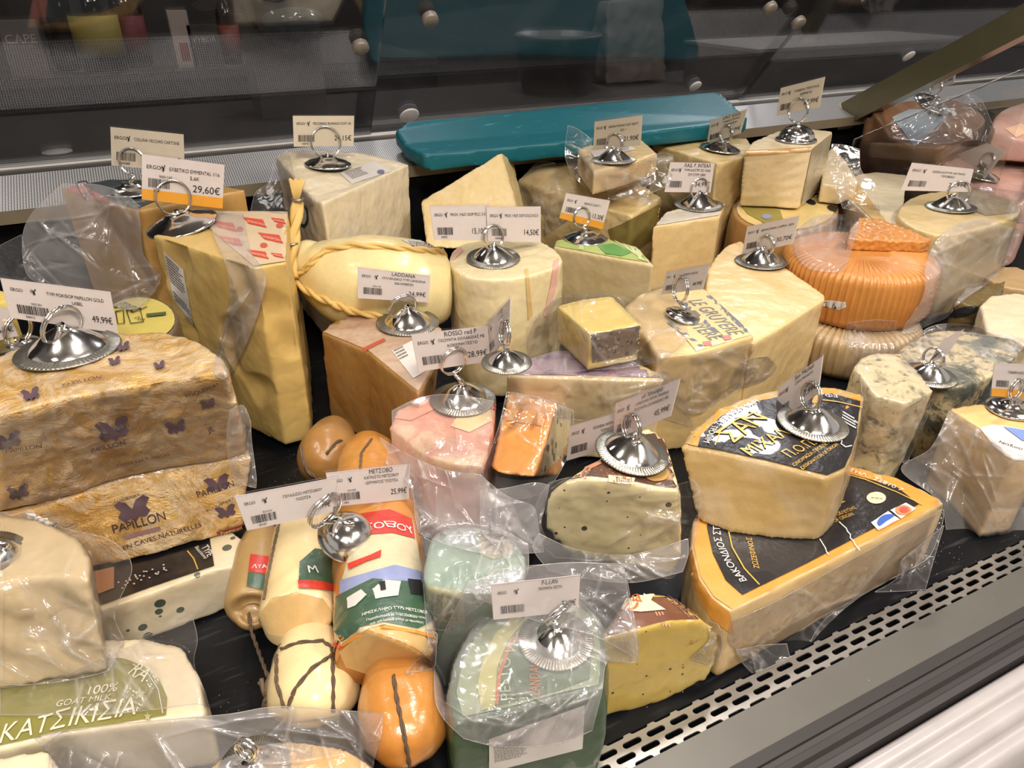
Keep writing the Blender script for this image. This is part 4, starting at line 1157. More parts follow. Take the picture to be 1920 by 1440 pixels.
DD_ = block('cheese_wedge', 'bright orange rind wedge with speckled face left of the truffle gouda', 'cheese',
            [Dp(953, 737, .628), Dp(1042, 757, .607), Dp(1022, 830, .575), Dp(1000, 895, .553), Dp(940, 888, .562), Dp(918, 878, .57)], 0.1, 0.1, M_ORNG,
            bot=[Dp(985, 745, .70), Dp(1072, 768, .665), Dp(1068, 820, .65), Dp(1052, 890, .62), Dp(990, 890, .63), Dp(950, 880, .65)], sm=3)
patch(DD_, [(1044, 760), (1069, 770), (1066, 830), (1058, 852), (1010, 892), (1024, 830)], cheese('olive_specked_face', '#d9c79a', '#c9b27c', film=.5, spots=[(120, .5, .5, '#3b3a2a')]), 'cut_face')
patch(DD_, [(962, 755), (1030, 765), (1018, 800), (950, 790)], cheese('peach_label', '#eab268', '#e29a4a', film=.9, fcr=.8), 'paper_label', lift=.0012)
text_on(DD_, [('Landana', [(962, 806), (982, 770)], 1, 0), ('organic', [(1000, 808), (1014, 776)], 1, 0)], simple('rust_print', '#b5651f', .5), 'label_print', lift=.0018)

# graviera pair with slate labels
II_ = block('cheese_half', 'large lower half wheel with slate label and orange rind by the steel grille', 'cheese',
            [(1370, 1147), (1335, 1122), (1310, 1085), (1296, 1020), (1300, 975), (1325, 925), (1385, 885), (1480, 858), (1594, 873), (1680, 895), (1740, 922), (1772, 942), (1640, 1010), (1500, 1082)], 0.0655, 0.064, M_GRAV2, sm=3, bulge=.002)
patch(II_, [(1372, 1143), (1338, 1119), (1314, 1083), (1300, 1020), (1304, 977), (1328, 930), (1386, 888), (1480, 861), (1594, 876), (1680, 898), (1768, 942)], M_RIND, 'rind', lift=.0008, step=12)
patch(II_, [(1296, 1024), (1312, 1086), (1336, 1122), (1368, 1147), (1375, 1190), (1340, 1165), (1304, 1110), (1295, 1060)], M_RIND, 'rind', lift=.0008)
SL = [(1392, 1118), (1360, 1090), (1336, 1040), (1325, 990), (1330, 965), (1350, 935), (1400, 900), (1480, 873), (1590, 890), (1680, 915), (1722, 948), (1640, 992), (1500, 1065)]
patch(II_, SL, DARKL, 'slate_label', lift=.0014, step=12)
def linepatch(b, px, wpx, mat, name, lift=.002):
    L_ = []; Rr = []
    for i, p in enumerate(px):
        a = px[max(0, i-1)]; c = px[min(len(px)-1, i+1)]; dx, dy = c[0]-a[0], c[1]-a[1]; k = math.hypot(dx, dy)
        L_.append((p[0] - dy/k*wpx/2, p[1] + dx/k*wpx/2)); Rr.append((p[0] + dy/k*wpx/2, p[1] - dx/k*wpx/2))
    mb = MB(); vs = []
    for q in L_ + Rr:
        h, n = b.hit(*q); vs.append(h + n * lift)
    n_ = len(px); mb.add(vs, [(i, i+1, n_+i+1, n_+i) for i in range(n_-1)])
    add_flat(name, mb.v, mb.f, mat, b.root)
linepatch(II_, [(1423, 1100), (1395, 1070), (1372, 1030), (1362, 985), (1366, 960)], 2.5, GOLDP, 'gold_arc')
linepatch(II_, [(1560, 886), (1620, 902), (1680, 926), (1730, 950)], 1.8, GOLDP, 'gold_arc')
rnd = random.Random(5)
linepatch(II_, [(1535 + i * 3 + rnd.uniform(-3, 3), 1014 + i * 6) for i in range(6)], 2, WHP, 'coast_line')
linepatch(II_, [(1575 + i * 4 + rnd.uniform(-3, 3), 982 + i * 6) for i in range(9)], 2, WHP, 'coast_line')
text_on(II_, [('ΒΑΚΟΝΔΙΟΣ ΣΤΕΦ', [(1400, 1092), (1372, 1058), (1352, 1015), (1347, 975)], 1.0, .02)], WHP, 'printed_text', lift=.002)
text_on(II_, [('ΖΩΖΕΦΙΝΟΣ', [(1423, 1070), (1408, 1012)], 1.0, .01), ('ΟΣ', [(1562, 955), (1584, 944)], 1.2, .04), ('ΟΝΟΜΑΣΙΑ ΠΡΟΕΛΕΥΣΗΣ', [(1520, 990), (1606, 957)], 1.1, .01), ('DESIGNATION OF ORIGIN', [(1515, 1003), (1600, 969)], 1.1, .01)], GOLDP, 'gold_text', lift=.002)
text_on(II_, [('ΤΗΛ.: 22810 7', [(1590, 886), (1640, 904), (1690, 925)], 1.0, .01)], WHP, 'printed_text', lift=.002)
patch(II_, ell(1642, 937, 18, 11), PAPER2, 'date_seal', lift=.002); text_on(II_, [('29.10.24', [(1632, 939), (1654, 941)], 1, 0)], INK, 'seal_print', lift=.0026)
patch(II_, [(1632, 983), (1664, 962), (1685, 977), (1645, 998)], PAPER, 'label_field', lift=.002); patch(II_, ell(1662, 981, 19, 12, 150, 330, rot=-15), simple('blue_emblem', '#3f63b8', .4), 'blue_emblem', lift=.0026)
patch(II_, [(1668, 960), (1697, 946), (1716, 957), (1688, 976)], PAPER, 'label_field', lift=.002); patch(II_, ell(1692, 961, 15, 9), simple('orange_emblem', '#e58a5c', .4), 'orange_emblem', lift=.0026); patch(II_, ell(1693, 961, 9, 5.5), simple('red_emblem', '#d8574e', .4), 'red_emblem', lift=.003)

HH_ = block('cheese_wedge', 'upper quarter wheel with slate label, stacked on the slate labelled half wheel', 'cheese',
            [(1274, 834), (1297, 800), (1347, 762), (1410, 736), (1485, 721), (1560, 722), (1622, 738), (1610, 800), (1597, 855), (1585, 882), (1550, 896), (1450, 870), (1350, 846)], 0.117, 0.0505, M_GRAV,
            bot=[(1307, 977, .067), (1330, 945, .067), (1360, 915, .067), (1420, 885, .067), (1480, 868, .067), (1545, 862, .067), (1598, 872, .067), (1592, 905, .067), (1580, 940, .067), (1562, 985, .067), (1537, 1014, .067), (1460, 1012, .067), (1370, 1000, .067)], sm=2, seed=3)
patch(HH_, [(1277, 832), (1299, 801), (1348, 764), (1411, 738), (1485, 723), (1560, 724), (1619, 739), (1616, 752), (1560, 738), (1485, 740), (1410, 755), (1350, 785), (1312, 826), (1310, 838)], M_RIND, 'rind', lift=.0008)
patch(HH_, [(1308, 838), (1314, 818), (1352, 782), (1410, 756), (1485, 741), (1560, 740), (1612, 754), (1604, 815), (1594, 852), (1582, 878), (1550, 892), (1450, 867), (1350, 845)], DARKL, 'slate_label', lift=.0012)
linepatch(HH_, [(1340, 838), (1350, 812), (1380, 790), (1420, 775)], 2, GOLDP, 'gold_arc'); linepatch(HH_, [(1530, 752), (1570, 757), (1612, 766)], 1.8, GOLDP, 'gold_arc')
text_on(HH_, [('ΗΜΑ ΑΣΦΑΛΕΙΑΣ ΤΡΟΦΙΜ', [(1415, 752), (1370, 772), (1335, 800), (1318, 832)], 1.0, .02), ('ΕΦΑ', [(1568, 744), (1532, 740)], 1.0, .03)], WHP, 'printed_text', lift=.002)
text_on(HH_, [('ΣΑΝ', [(1376, 834), (1440, 788)], 1.0, .03), ('ΜΙΧΑΛΗ', [(1408, 858), (1500, 808)], 1.0, .03), ('Π.Ο.Π.', [(1482, 862), (1532, 836)], 1.1, .0), ('ΟΝΟΜΑΣΙΑ ΠΡΟΕΛΕΥΣΗΣ', [(1490, 878), (1568, 826)], 1.0, .01), ('DESIGNATION OF ORIGIN', [(1505, 884), (1572, 838)], 1.0, .01)], GOLDP, 'gold_text', lift=.002)
fineprint(HH_, (1580, 775), (1606, 790), (1576, 795), 4, WHP, 'fine_print', 8, lift=.002)
linepatch(HH_, [(1572 + rnd.uniform(-3, 3), 820), (1578, 828), (1576, 836), (1584, 842), (1594, 838)], 2, WHP, 'coast_line')

# truffle goudas
TRL = cheese('brown_truffle_label', '#6b4634', '#4c3226', film=.6, fcr=.6, patch=[(26, .6, .66, '#c79a6a', .8)])
GG_ = front_wedge('cheese_wedge', 'upper truffle flecked wedge with brown label under the 45,99€ card', 'cheese',
            [(1019, 962), (1030, 922), (1058, 904), (1105, 897), (1170, 904), (1230, 916), (1278, 922), (1279, 1045), (1264, 1078), (1200, 1070), (1120, 1052), (1056, 1038), (1022, 990)],
            Z(1280, 920, .118), Z(1056, 1038, .06), Z(1240, 795, .118), .22, M_GOUD, sm=4)
patch(GG_, [(1052, 902), (1075, 880), (1120, 845), (1175, 820), (1236, 812), (1256, 840), (1275, 917), (1228, 911), (1168, 899), (1105, 893)], TRL, 'brown_label', step=8)
patch(GG_, ell(1231, 891, 24, 14), simple('truffle_tan', '#b08a4c', .5), 'truffle_slice', lift=.0014)
for k in range(2): linepatch(GG_, [(1088 + k * 8, 898), (1100 + k * 8, 880), (1122 + k * 6, 870)], 4, simple('salmon_line', '#c98c6c', .5), 'salmon_arc', lift=.0014)
patch(GG_, [(1140, 893), (1190, 898), (1186, 908), (1140, 903)], PAPER2, 'name_band', lift=.0014); text_on(GG_, [('Truffel', [(1145, 902), (1183, 906)], 1, .02)], BROP, 'label_print', lift=.002)
OO_ = front_wedge('cheese_half', 'lower truffle flecked half with brown banner label at the front by the grille', 'cheese',
            [(1120, 1202), (1190, 1182), (1255, 1166), (1318, 1163), (1340, 1176), (1351, 1205), (1350, 1240), (1326, 1275), (1300, 1290), (1260, 1310), (1200, 1333), (1125, 1346)],
            Z(1135, 1342, 0.003), Z(1300, 1291, 0.003), Z(1205, 1070, .075), .42, M_GOUD2, sm=5)
patch(OO_, [(1125, 1197), (1135, 1150), (1160, 1110), (1200, 1096), (1250, 1108), (1300, 1138), (1334, 1164), (1318, 1161), (1255, 1163), (1190, 1179)], simple('chestnut_label', '#71452d', .4, coat=.5), 'brown_label', step=8)
patch(OO_, [(1175, 1098), (1207, 1104), (1210, 1118), (1226, 1117), (1220, 1128), (1247, 1146), (1200, 1150), (1150, 1144), (1150, 1108)], PAPER2, 'banner', lift=.0015)
text_on(OO_, [('Basirona', [(1148, 1132), (1204, 1132)], 1.5, .03)], ORP, 'banner_text', lift=.002)
for k in range(6):
    text_on(OO_, [('Truffle Landana Tartufo', [(1222 + k * 13, 1098 + k * 9), (1290 + k * 8, 1160 - k * 0)], .9, 0)], simple('dusty_print', '#a87a5c', .5), 'pattern_text', lift=.0015)
for k in range(3): linepatch(OO_, [(1228 + k * 6, 1150), (1242 + k * 6, 1172)], 2.5, simple('salmon_line', '#c98c6c', .5), 'salmon_arc', lift=.0015)

# green pesto pair
NA = block('cheese_block', 'pale green pesto piece with cream band in a bag, beside the printed smoked sausage cheese', 'cheese',
           spl([(798, 1098), (800, 1040), (815, 1000), (870, 985), (955, 1003), (988, 1060), (965, 1105), (880, 1112)]), 0.098, 0.09, M_PEST, sc=1.0, sm=5)
patch(NA, [(799, 1098), (870, 1110), (872, 1168), (803, 1160)], simple('moss_label', '#a9a878', .5, coat=.4), 'label_band')
text_on(NA, [('Groene Pesto', [(815, 1155), (817, 1110)], 1, 0), ('Landana', [(830, 1155), (832, 1112)], 1.3, 0), ('Pesto Vert', [(845, 1158), (846, 1115)], 1, 0), ('Landana', [(858, 1160), (862, 1118)], 1, 0)], simple('olive_print', '#3c3f2c', .5), 'label_text', lift=.002)
text_on(NA, [('QUALITY', [(808, 1172), (852, 1177)], 1, 0)], simple('olive_print', '#3c3f2c', .5), 'label_text', lift=.002)
patch(NA, [(895, 1008), (950, 1005), (962, 1040), (925, 1050), (900, 1040)], simple('straw_label2', '#c9c091', .5, coat=.4), 'emblem_field')
text_on(NA, [('R', [(912, 1040), (935, 1036)], 1.2, 0)], simple('gold_line', '#9a7a3a', .5), 'emblem', lift=.002)
NB = block('cheese_half', 'dark green pesto half with crescent label in a big bag at the front', 'cheese',
           [(850, 1360), (838, 1300), (850, 1240), (880, 1180), (930, 1130), (1000, 1105), (1080, 1115), (1128, 1160), (1138, 1230), (1134, 1290), (1060, 1310), (950, 1340)], 0.078, 0.077, M_DKGR, sc=1.0, bulge=.003, sm=5)
patch(NB, [(868, 1345), (856, 1300), (868, 1240), (898, 1185), (945, 1140), (1005, 1118), (1075, 1128), (1118, 1165), (1127, 1225), (1122, 1285), (1060, 1298), (950, 1328)], cheese('sage_label', '#8f9a78', '#76855f', film=.6), 'sage_field')
patch(NB, [(903, 1335), (895, 1290), (905, 1240), (930, 1190), (965, 1155), (985, 1165), (952, 1205), (932, 1255), (928, 1328)], simple('lime_label', '#b6b072', .45, coat=.5), 'lime_crescent', lift=.0015)
patch(NB, [(935, 1325), (938, 1265), (958, 1210), (995, 1180), (1050, 1170), (1095, 1185), (1108, 1225), (1105, 1275), (1050, 1296)], simple('bottle_green', '#4d6146', .45, coat=.5), 'green_field', lift=.0015)
linepatch(NB, [(931, 1325), (936, 1270), (955, 1215), (985, 1180)], 7, simple('rust_band', '#b5683f', .5), 'rust_arc', lift=.002)
text_on(NB, [('PESTO VERDE', [(960, 1315), (952, 1260), (975, 1205), (1020, 1182)], .9, .0)], simple('pale_sage_print', '#a9b392', .5), 'label_text', lift=.002)
text_on(NB, [('LANDANA', [(1012, 1308), (1012, 1235)], 1.6, .02)], simple('rust_band', '#b5683f', .5), 'brand_text', lift=.0022)
patch(NB, [(916, 1382), (1095, 1318), (1090, 1400), (930, 1440), (916, 1440)], PAPER, 'sticker', lift=.0015)
fineprint(NB, (924, 1390), (985, 1376), (926, 1425), 12, GREYP, 'sticker_print', 11, lift=.0021)

# sausage-shaped mountain cheeses
MB_ = loft('cheese_sausage', 'long smoked sausage cheese with red and green printed sleeve', 'cheese',
           [Dp(692, 826, .635), Dp(690, 836, .628), Dp(694, 870, .608), Dp(702, 950, .56), Dp(712, 1060, .50), Dp(720, 1160, .452), Dp(724, 1213, .432), Dp(724, 1216, .431)],
           [.003, .018, .027, .0315, .032, .031, .0305, .0295], M_SMOK, n=48, m=70, squash=.9)
patch(MB_, [(636, 1222), (680, 1180), (730, 1172), (790, 1186), (812, 1216), (800, 1246), (752, 1264), (690, 1264), (648, 1250)], M_CUT, 'cut_face', lift=.0006)
def onloft(b, u0, u1, v0, v1): return [(u0[0], v0), (u1[0], v0), (u1[1], v1), (u0[1], v1)]
patch(MB_, [(676, 965), (730, 955), (772, 975), (812, 1190), (775, 1182), (720, 1172), (670, 1186), (640, 1210), (630, 1185), (640, 1100)], cheese('sleeve_paper', '#d9cfae', '#cdbf98', film=.9, fcr=1.5), 'printed_sleeve', lift=.0009, step=9)
SG = cheese('sleeve_green', '#3f6248', '#2c4a38', film=.9, fcr=1.5); SRD = cheese('sleeve_red', '#d23a2a', '#b92c22', film=.9, fcr=1.5); SBL = cheese('sleeve_blue', '#9aa2c6', '#7c88b8', film=.9, fcr=1.5)
patch(MB_, [(677, 966), (730, 957), (770, 975), (776, 1012), (735, 1002), (680, 1006)], SRD, 'red_band', lift=.0015)
patch(MB_, [(640, 1090), (690, 1076), (740, 1062), (790, 1075), (796, 1100), (740, 1095), (640, 1120)], SBL, 'blue_hills', lift=.0015)
patch(MB_, [(634, 1120), (700, 1088), (745, 1092), (797, 1096), (809, 1165), (780, 1180), (720, 1168), (670, 1180), (640, 1200), (630, 1182)], SG, 'green_field', lift=.0018)
patch(MB_, [(700, 1110), (720, 1092), (750, 1095), (745, 1122), (720, 1125), (705, 1128)], simple('cow_white', '#cfcac4', .5), 'cow_figure', lift=.0024)
patch(MB_, [(712, 1098), (722, 1095), (724, 1112), (714, 1114)], INK, 'cow_patch', lift=.003)
patch(MB_, [(655, 1125), (680, 1110), (690, 1120), (670, 1140), (656, 1145)], simple('cow_white', '#cfcac4', .5), 'cow_figure', lift=.0024)
patch(MB_, [(762, 1090), (785, 1092), (788, 1120), (768, 1118)], INK, 'dark_tree', lift=.0024)
patch(MB_, [(655, 1060), (695, 1045), (715, 1035), (714, 1048), (690, 1056), (658, 1070)], REDP, 'red_emblem', lift=.0021)
text_on(MB_, [('ΣΟΒΟΥ', [(683, 1000), (730, 992), (774, 1006)], 1.0, .05)], WHP, 'brand_text', lift=.0022)
text_on(MB_, [('ΗΜΙΣΚΛΗΡΟ ΤΥΡΙ ΜΕΤΣΟΒΟΥ', [(682, 1160), (712, 1151), (745, 1147), (797, 1156)], 1.1, .03), ('Παραδοσιακό με παραδοσιακό τρόπο', [(690, 1169), (715, 1161), (745, 1157), (793, 1165)], 1.0, .01), ('από αγελαδινό γάλα με προσθήκη', [(695, 1177), (718, 1169), (745, 1166), (788, 1172)], 1, .01)], WHP, 'printed_text', lift=.0026)
linepatch(MB_, [(640, 1206), (670, 1188), (720, 1178), (775, 1186), (808, 1194)], 6, simple('amber_band', '#e2953a', .4, coat=.6), 'amber_band', lift=.002)
linepatch(MB_, [(632, 1204), (640, 1212)], 12, SRD, 'red_band', lift=.0016)
rope_on(MB_, [(697, 824), (678, 850), (676, 880), (680, 900)], .0011, TWINE)
MA_ = loft('cheese_sausage', 'cream sausage cheese with cut front face and twine down its left side', 'cheese',
           [Dp(577, 975, .556), Dp(576, 985, .55), Dp(572, 1030, .53), Dp(565, 1090, .50), Dp(557, 1148, .472), Dp(557, 1151, .471)],
           [.018, .0225, .0245, .0245, .0242, .0235], M_TIED, n=44, m=50, squash=.85)
patch(MA_, [(488, 1150), (510, 1122), (557, 1110), (605, 1122), (624, 1150), (612, 1185), (560, 1200), (505, 1188)], M_CUT, 'cut_face', lift=.0006)
patch(MA_, [(560, 1090), (562, 1055), (590, 1030), (630, 1035), (632, 1100), (605, 1106)], SG, 'printed_sleeve', lift=.001)
patch(MA_, [(559, 1090), (600, 1092), (628, 1098), (624, 1110), (600, 1107), (560, 1105)], SRD, 'red_band', lift=.0014)
text_on(MA_, [('Μ', [(578, 1078), (596, 1078)], 1, .05)], WHP, 'printed_text', lift=.002)
rope_on(MA_, [(524, 985), (512, 1040), (500, 1100), (497, 1124)], .0012, TWINE)
ME_ = loft('cheese_sausage', 'small cheese in red and tan printed sleeve left of the cream sausage cheese', 'cheese',
           [Dp(500, 985, .575), Dp(494, 1010, .565), Dp(486, 1060, .54), Dp(474, 1140, .51), Dp(472, 1150, .505)], [.006, .016, .019, .019, .006], cheese('tan_sleeve', '#b99a68', '#a78552', film=.6), n=32, m=36)
patch(ME_, [(470, 1040), (506, 1045), (500, 1078), (466, 1072)], SRD, 'red_band', lift=.001); patch(ME_, [(466, 1074), (500, 1080), (498, 1108), (463, 1100)], SG, 'green_band', lift=.001)
text_on(ME_, [('ΛΥΑ', [(472, 1068), (500, 1068)], 1, .04)], WHP, 'printed_text', lift=.0016)
TW = loft('tied_cheese', 'cream ball cheese bound with brown twine under the two sausage cheeses', 'cheese',
          [Dp(580, 1185, .50), Dp(580, 1195, .49), Dp(582, 1230, .462), Dp(588, 1280, .44), Dp(592, 1320, .428), Dp(593, 1350, .424), Dp(594, 1362, .423)], [.003, .015, .022, .0265, .0255, .016, .003], M_TIED, n=40, m=50)
TWK = simple('dark_twine', '#5d4a38', .85)
rope_on(TW, [(528, 1218), (560, 1206), (605, 1203), (622, 1216), (624, 1280), (624, 1335)], .0012, TWK)
rope_on(TW, [(624, 1228), (585, 1254), (555, 1290), (540, 1326)], .0012, TWK); rope_on(TW, [(520, 1230), (520, 1280), (534, 1326)], .0012, TWK)
rope(TW.root, [Dp(528, 1208, .452), Dp(516, 1250, .445), Dp(506, 1280, .44), Dp(500, 1305, .436)], .0026, TWINE)
rope(TW.root, [Dp(466, 1150, .5), Dp(472, 1185, .49), Dp(488, 1230, .475), Dp(502, 1268, .46)], .0013, TWK)
rope(TW.root, [Dp(488, 1276, .445), Dp(500, 1300, .44), Dp(514, 1318, .437), Dp(496, 1320, .437), Dp(508, 1298, .436), Dp(516, 1284, .437)], .0024, TWINE)
TO = loft('tied_cheese', 'smoked orange cheese tied with dark twine, in front of the printed sausage cheese', 'cheese',
          [Dp(745, 1235, .47), Dp(746, 1245, .462), Dp(750, 1290, .43), Dp(756, 1340, .408), Dp(762, 1385, .395), Dp(766, 1425, .388), Dp(768, 1440, .386)], [.003, .016, .023, .0245, .0225, .013, .003], M_SMOK, n=40, m=50,
          mod=lambda s, a: -.0012 * max(0, math.cos(a - math.pi / 2)) ** 30)
rope_on(TO, [(738, 1268), (744, 1310), (756, 1370), (768, 1436)], .0012, TWK)
TD = loft('tied_cheese', 'dim tied cheese in the gap behind the smoked sausage cheese', 'cheese',
          [Dp(630, 800, .70), Dp(627, 812, .68), Dp(615, 850, .65), Dp(605, 890, .635), Dp(600, 905, .63)], [.003, .018, .026, .02, .003], M_BRN, n=32, m=36)
rope_on(TD, [(612, 852), (630, 830), (640, 826)], .0014, TWK); rope_on(TD, [(565, 840), (575, 880), (600, 900)], .0018, TWINE)

# left stack
E_ = block('cheese_half', 'white blue spotted half with black label at the bottom of the gold stack', 'cheese',
           [(180, 1148), (100, 1120), (80, 1060), (150, 1010), (300, 985), (420, 985), (458, 1012), (476, 1055), (400, 1070), (290, 1110)], 0.042, 0.041, M_BLUE2, sc=1.0, sm=6, vox=.002)
patch(E_, [(170, 1130), (90, 1090), (160, 1015), (300, 990), (390, 990), (402, 1062), (290, 1100), (190, 1136)], simple('black_label', '#131116', .3, coat=.5), 'black_label')
patch(E_, [(150, 1105), (170, 1075), (215, 1065), (215, 1105), (180, 1118)], simple('skin_label', '#b97f58', .4, coat=.5), 'orange_field', lift=.0014)
rnd = random.Random(2)
for k in range(26):
    u = 225 + k * 3.5 + rnd.uniform(-6, 6); v = 1100 - (u - 225) * .4 + rnd.uniform(-8, 8)
    patch(E_, ell(u, v, 2.2, 1.6, n=6), simple('seed_print', '#c8b7ae', .5), 'seed', lift=.0014, step=3)
linepatch(E_, [(352, 1035), (364, 1050), (372, 1070)], 2.5, GOLDP, 'gold_line', lift=.0014)
text_on(E_, [('Blauschimmel', [(366, 1030), (384, 1052)], 1.2, .02), ('TYPE', [(378, 1030), (390, 1048)], 1.2, 0)], WHP, 'printed_text', lift=.002)
D_ = block('cheese_half', 'lower gold foil half wheel lettered PAPILLON, second in the left stack', 'cheese',
           [(-60, 985), (55, 958), (140, 928), (225, 898), (312, 880), (425, 862), (476, 856), (440, 800), (330, 760), (150, 760), (-80, 830)], 0.106, 0.062, GFOIL,
           bot=[(-40, 1090, .044), (80, 1078, .044), (160, 1068, .044), (245, 1052, .044), (330, 1030, .044), (420, 1006, .044), (456, 992, .044), (430, 930, .044), (330, 890, .044), (150, 890, .044), (-80, 950, .044)], sm=5, amp=.0018, fr=45)
text_on(D_, [('PAPILLON', [(213, 999), (312, 973)], 1.25, .02), ('EN CAVES NATURELLES', [(232, 1030), (378, 985)], 1.0, .02), ('ROQUEFORT', [(215, 942), (262, 928)], 1, 0), ('PAPILLON', [(372, 932), (440, 910)], 1.2, .02), ('ROQUEFORT', [(388, 958), (440, 935)], .9, 0)], PURP, 'printed_text', lift=.0016)
def butterfly(b, u, v, s_, rot=-15, lift=.0014):
    r = math.radians(rot); P = [(0, -.1), (.25, -.5), (.62, -.62), (.85, -.45), (.6, -.1), (.75, .12), (.5, .35), (.2, .25), (0, .45), (-.2, .25), (-.5, .35), (-.72, .1), (-.55, -.12), (-.8, -.5), (-.5, -.6), (-.2, -.45)]
    patch(b, [(u + s_ * (x * math.cos(r) - y * math.sin(r)), v + s_ * (x * math.sin(r) + y * math.cos(r))) for x, y in P], simple('plum_bird', '#5b4650', .5), 'butterfly', lift=lift)
butterfly(D_, 250, 958, 42); butterfly(D_, 408, 908, 30); butterfly(D_, 424, 960, 24)
patch(D_, [(405, 996), (455, 982), (454, 992), (408, 1004)], simple('wine_ribbon', '#7c2c22', .5), 'ribbon', lift=.0014); text_on(D_, [('Premium', [(414, 1000), (452, 989)], 1, 0)], simple('pale_gold', '#d8bb84', .5), 'ribbon_text', lift=.002)
patch(D_, [(232, 1002), (300, 985), (302, 992), (236, 1010)], simple('mauve_ribbon', '#8d6f70', .5), 'ribbon', lift=.0014)
C_ = block('cheese_half', 'upper gold foil half wheel under the 49,99€ card at the left', 'cheese',
           [(-80, 800), (0, 780), (125, 746), (225, 729), (325, 712), (408, 700), (428, 703), (420, 675), (390, 650), (350, 632), (300, 621), (225, 624), (130, 628), (42, 645), (-60, 690)], 0.19, 0.083, GFOIL,
           bot=[(-80, 975, .107), (0, 962, .107), (140, 926, .107), (225, 896, .107), (325, 878, .107), (430, 860, .107), (468, 850, .107), (455, 815, .107), (425, 790, .107), (380, 775, .107), (320, 765, .107), (240, 770, .107), (130, 775, .107), (42, 790, .107), (-60, 835, .107)], sm=5, amp=.002, fr=40)
for it in [('PAPILLON', [(10, 846), (78, 836)], 1.2, .02), ('CAVES NATURELLES', [(220, 872), (318, 850)], 1.0, .02), ('PAPILLON', [(170, 846), (235, 830)], 1.2, .0), ('ROQUEFORT', [(350, 742), (415, 720)], 1.1, .0), ('JE', [(390, 808), (404, 804)], 1, 0), ('PAPILLON', [(120, 728), (190, 714)], 1.2, 0)]: text_on(C_, [it], PURP, 'printed_text', lift=.0018)
for u, v, k in ((15, 826, 32), (390, 756, 18), (232, 655, 16), (216, 682, 15), (212, 806, 40), (34, 922, 26), (60, 745, 22), (300, 690, 14), (330, 800, 24)):
    butterfly(C_, u, v, k, lift=.0018)
I_ = block('round_cheese', 'round cheese with yellow green stamped label behind the upper gold half wheel', 'cheese',
           ell(262, 600, 74, 46), 0.165, 0.1, cheese('dark_brown_rind', '#6b5640', '#4a3a2a', film=.6), vox=.003)
patch(I_, ell(262, 600, 66, 41), simple('yellow_green_label', '#cdbb62', .45, coat=.4), 'top_label')
text_on(I_, [('gard', [(215, 575), (250, 590)], 1.2, .0), ('DOP', [(252, 600), (266, 606)], 1.2, .03)], INK, 'label_print', lift=.002)
for q in ([(218, 588), (232, 585), (234, 610), (222, 611)], [(238, 586), (263, 581), (270, 607), (246, 610)]):
    linepatch(I_, q + [q[0]], 2, INK, 'stamp_frame', lift=.002)
patch(I_, [(275, 592), (312, 588), (312, 594), (277, 598)], simple('green_print', '#4c5a30', .5), 'green_text_band', lift=.002)
IY = block('cheese_block', 'yellow corner of a cheese at the far left edge behind the gold stack', 'cheese', [(-60, 560), (-40, 540), (10, 545), (22, 575), (10, 600), (-60, 605)], 0.19, 0.08, M_BUT)
G_ = block('cheese_block', 'white cheese block with olive green round label in the bottom left corner', 'cheese',
           [(-90, 1430), (120, 1378), (250, 1360), (386, 1343), (376, 1270), (342, 1212), (270, 1196), (100, 1200), (-90, 1240)], 0.048, 0.047, M_WHITE, sc=1.0, sm=5)
patch(G_, [(-60, 1412), (100, 1376), (250, 1352), (312, 1342), (314, 1310), (300, 1275), (270, 1250), (230, 1235), (160, 1235), (60, 1250), (-60, 1290)], simple('olive_label2', '#857f3e', .5, coat=.3), 'olive_label')
linepatch(G_, [(250, 1248), (280, 1268), (298, 1295), (306, 1340)], 1.5, WHP, 'pale_arc', lift=.0014)
text_on(G_, [('ΚΑΤΣΙΚΙΣΙΑ', [(0, 1397), (120, 1366), (255, 1342)], 1.35, .03), ('100%', [(165, 1306), (220, 1298)], 1, 0), ('GOAT MILK.', [(105, 1328), (212, 1314)], 1, 0), ('RA', [(240, 1266), (268, 1282)], 1.2, .02)], simple('cream_print', '#e4dcc0', .5), 'printed_text', lift=.0016)
def star(u, v, r): return [(u + (r if i % 2 == 0 else r * .42) * math.sin(i * math.pi / 5), v - (r if i % 2 == 0 else r * .42) * math.cos(i * math.pi / 5)) for i in range(10)]
patch(G_, star(263, 1304, 14), simple('pale_olive', '#aba676', .5), 'star', lift=.0014); patch(G_, star(278, 1346, 9), simple('pale_olive', '#aba676', .5), 'star', lift=.0014)
Fb = block('cheese_block', 'big beige vacuum bagged block at the left edge below the gold stack', 'cheese',
           [(-120, 1105), (0, 1095), (105, 1076), (166, 1088), (172, 1045), (145, 1002), (70, 968), (-40, 955), (-140, 990)], 0.112, 0.064, M_BEIGE,
           bot=[(-110, 1310, .05), (0, 1292, .05), (120, 1275, .05), (204, 1258, .05), (198, 1190, .05), (165, 1130, .05), (90, 1090, .05), (-40, 1075, .05), (-140, 1110, .05)], sm=7,
           dent=lambda p, n: .0009 * math.sin(p.x * 160 + p.z * 220) * (1 if n.y < -.4 else 0))
Hb = block('round_cheese', 'round orange yellow cheese in a milky bag at the bottom edge', 'cheese', ell(545, 1505, 190, 118), 0.085, 0.08, cheese('golden_wheel', '#eac57a', '#e6b04e', film=.4), vox=.003, sm=5, bulge=.004)
patch(Hb, [(560, 1440), (640, 1405), (690, 1440), (660, 1480), (580, 1490)], simple('golden_field', '#efb64a', .5), 'golden_field')
text_on(Hb, [('ΓΟΥΔΑ', [(515, 1412), (585, 1424)], 1.4, 0)], simple('taupe_print', '#8f8474', .5), 'label_print', lift=.002)
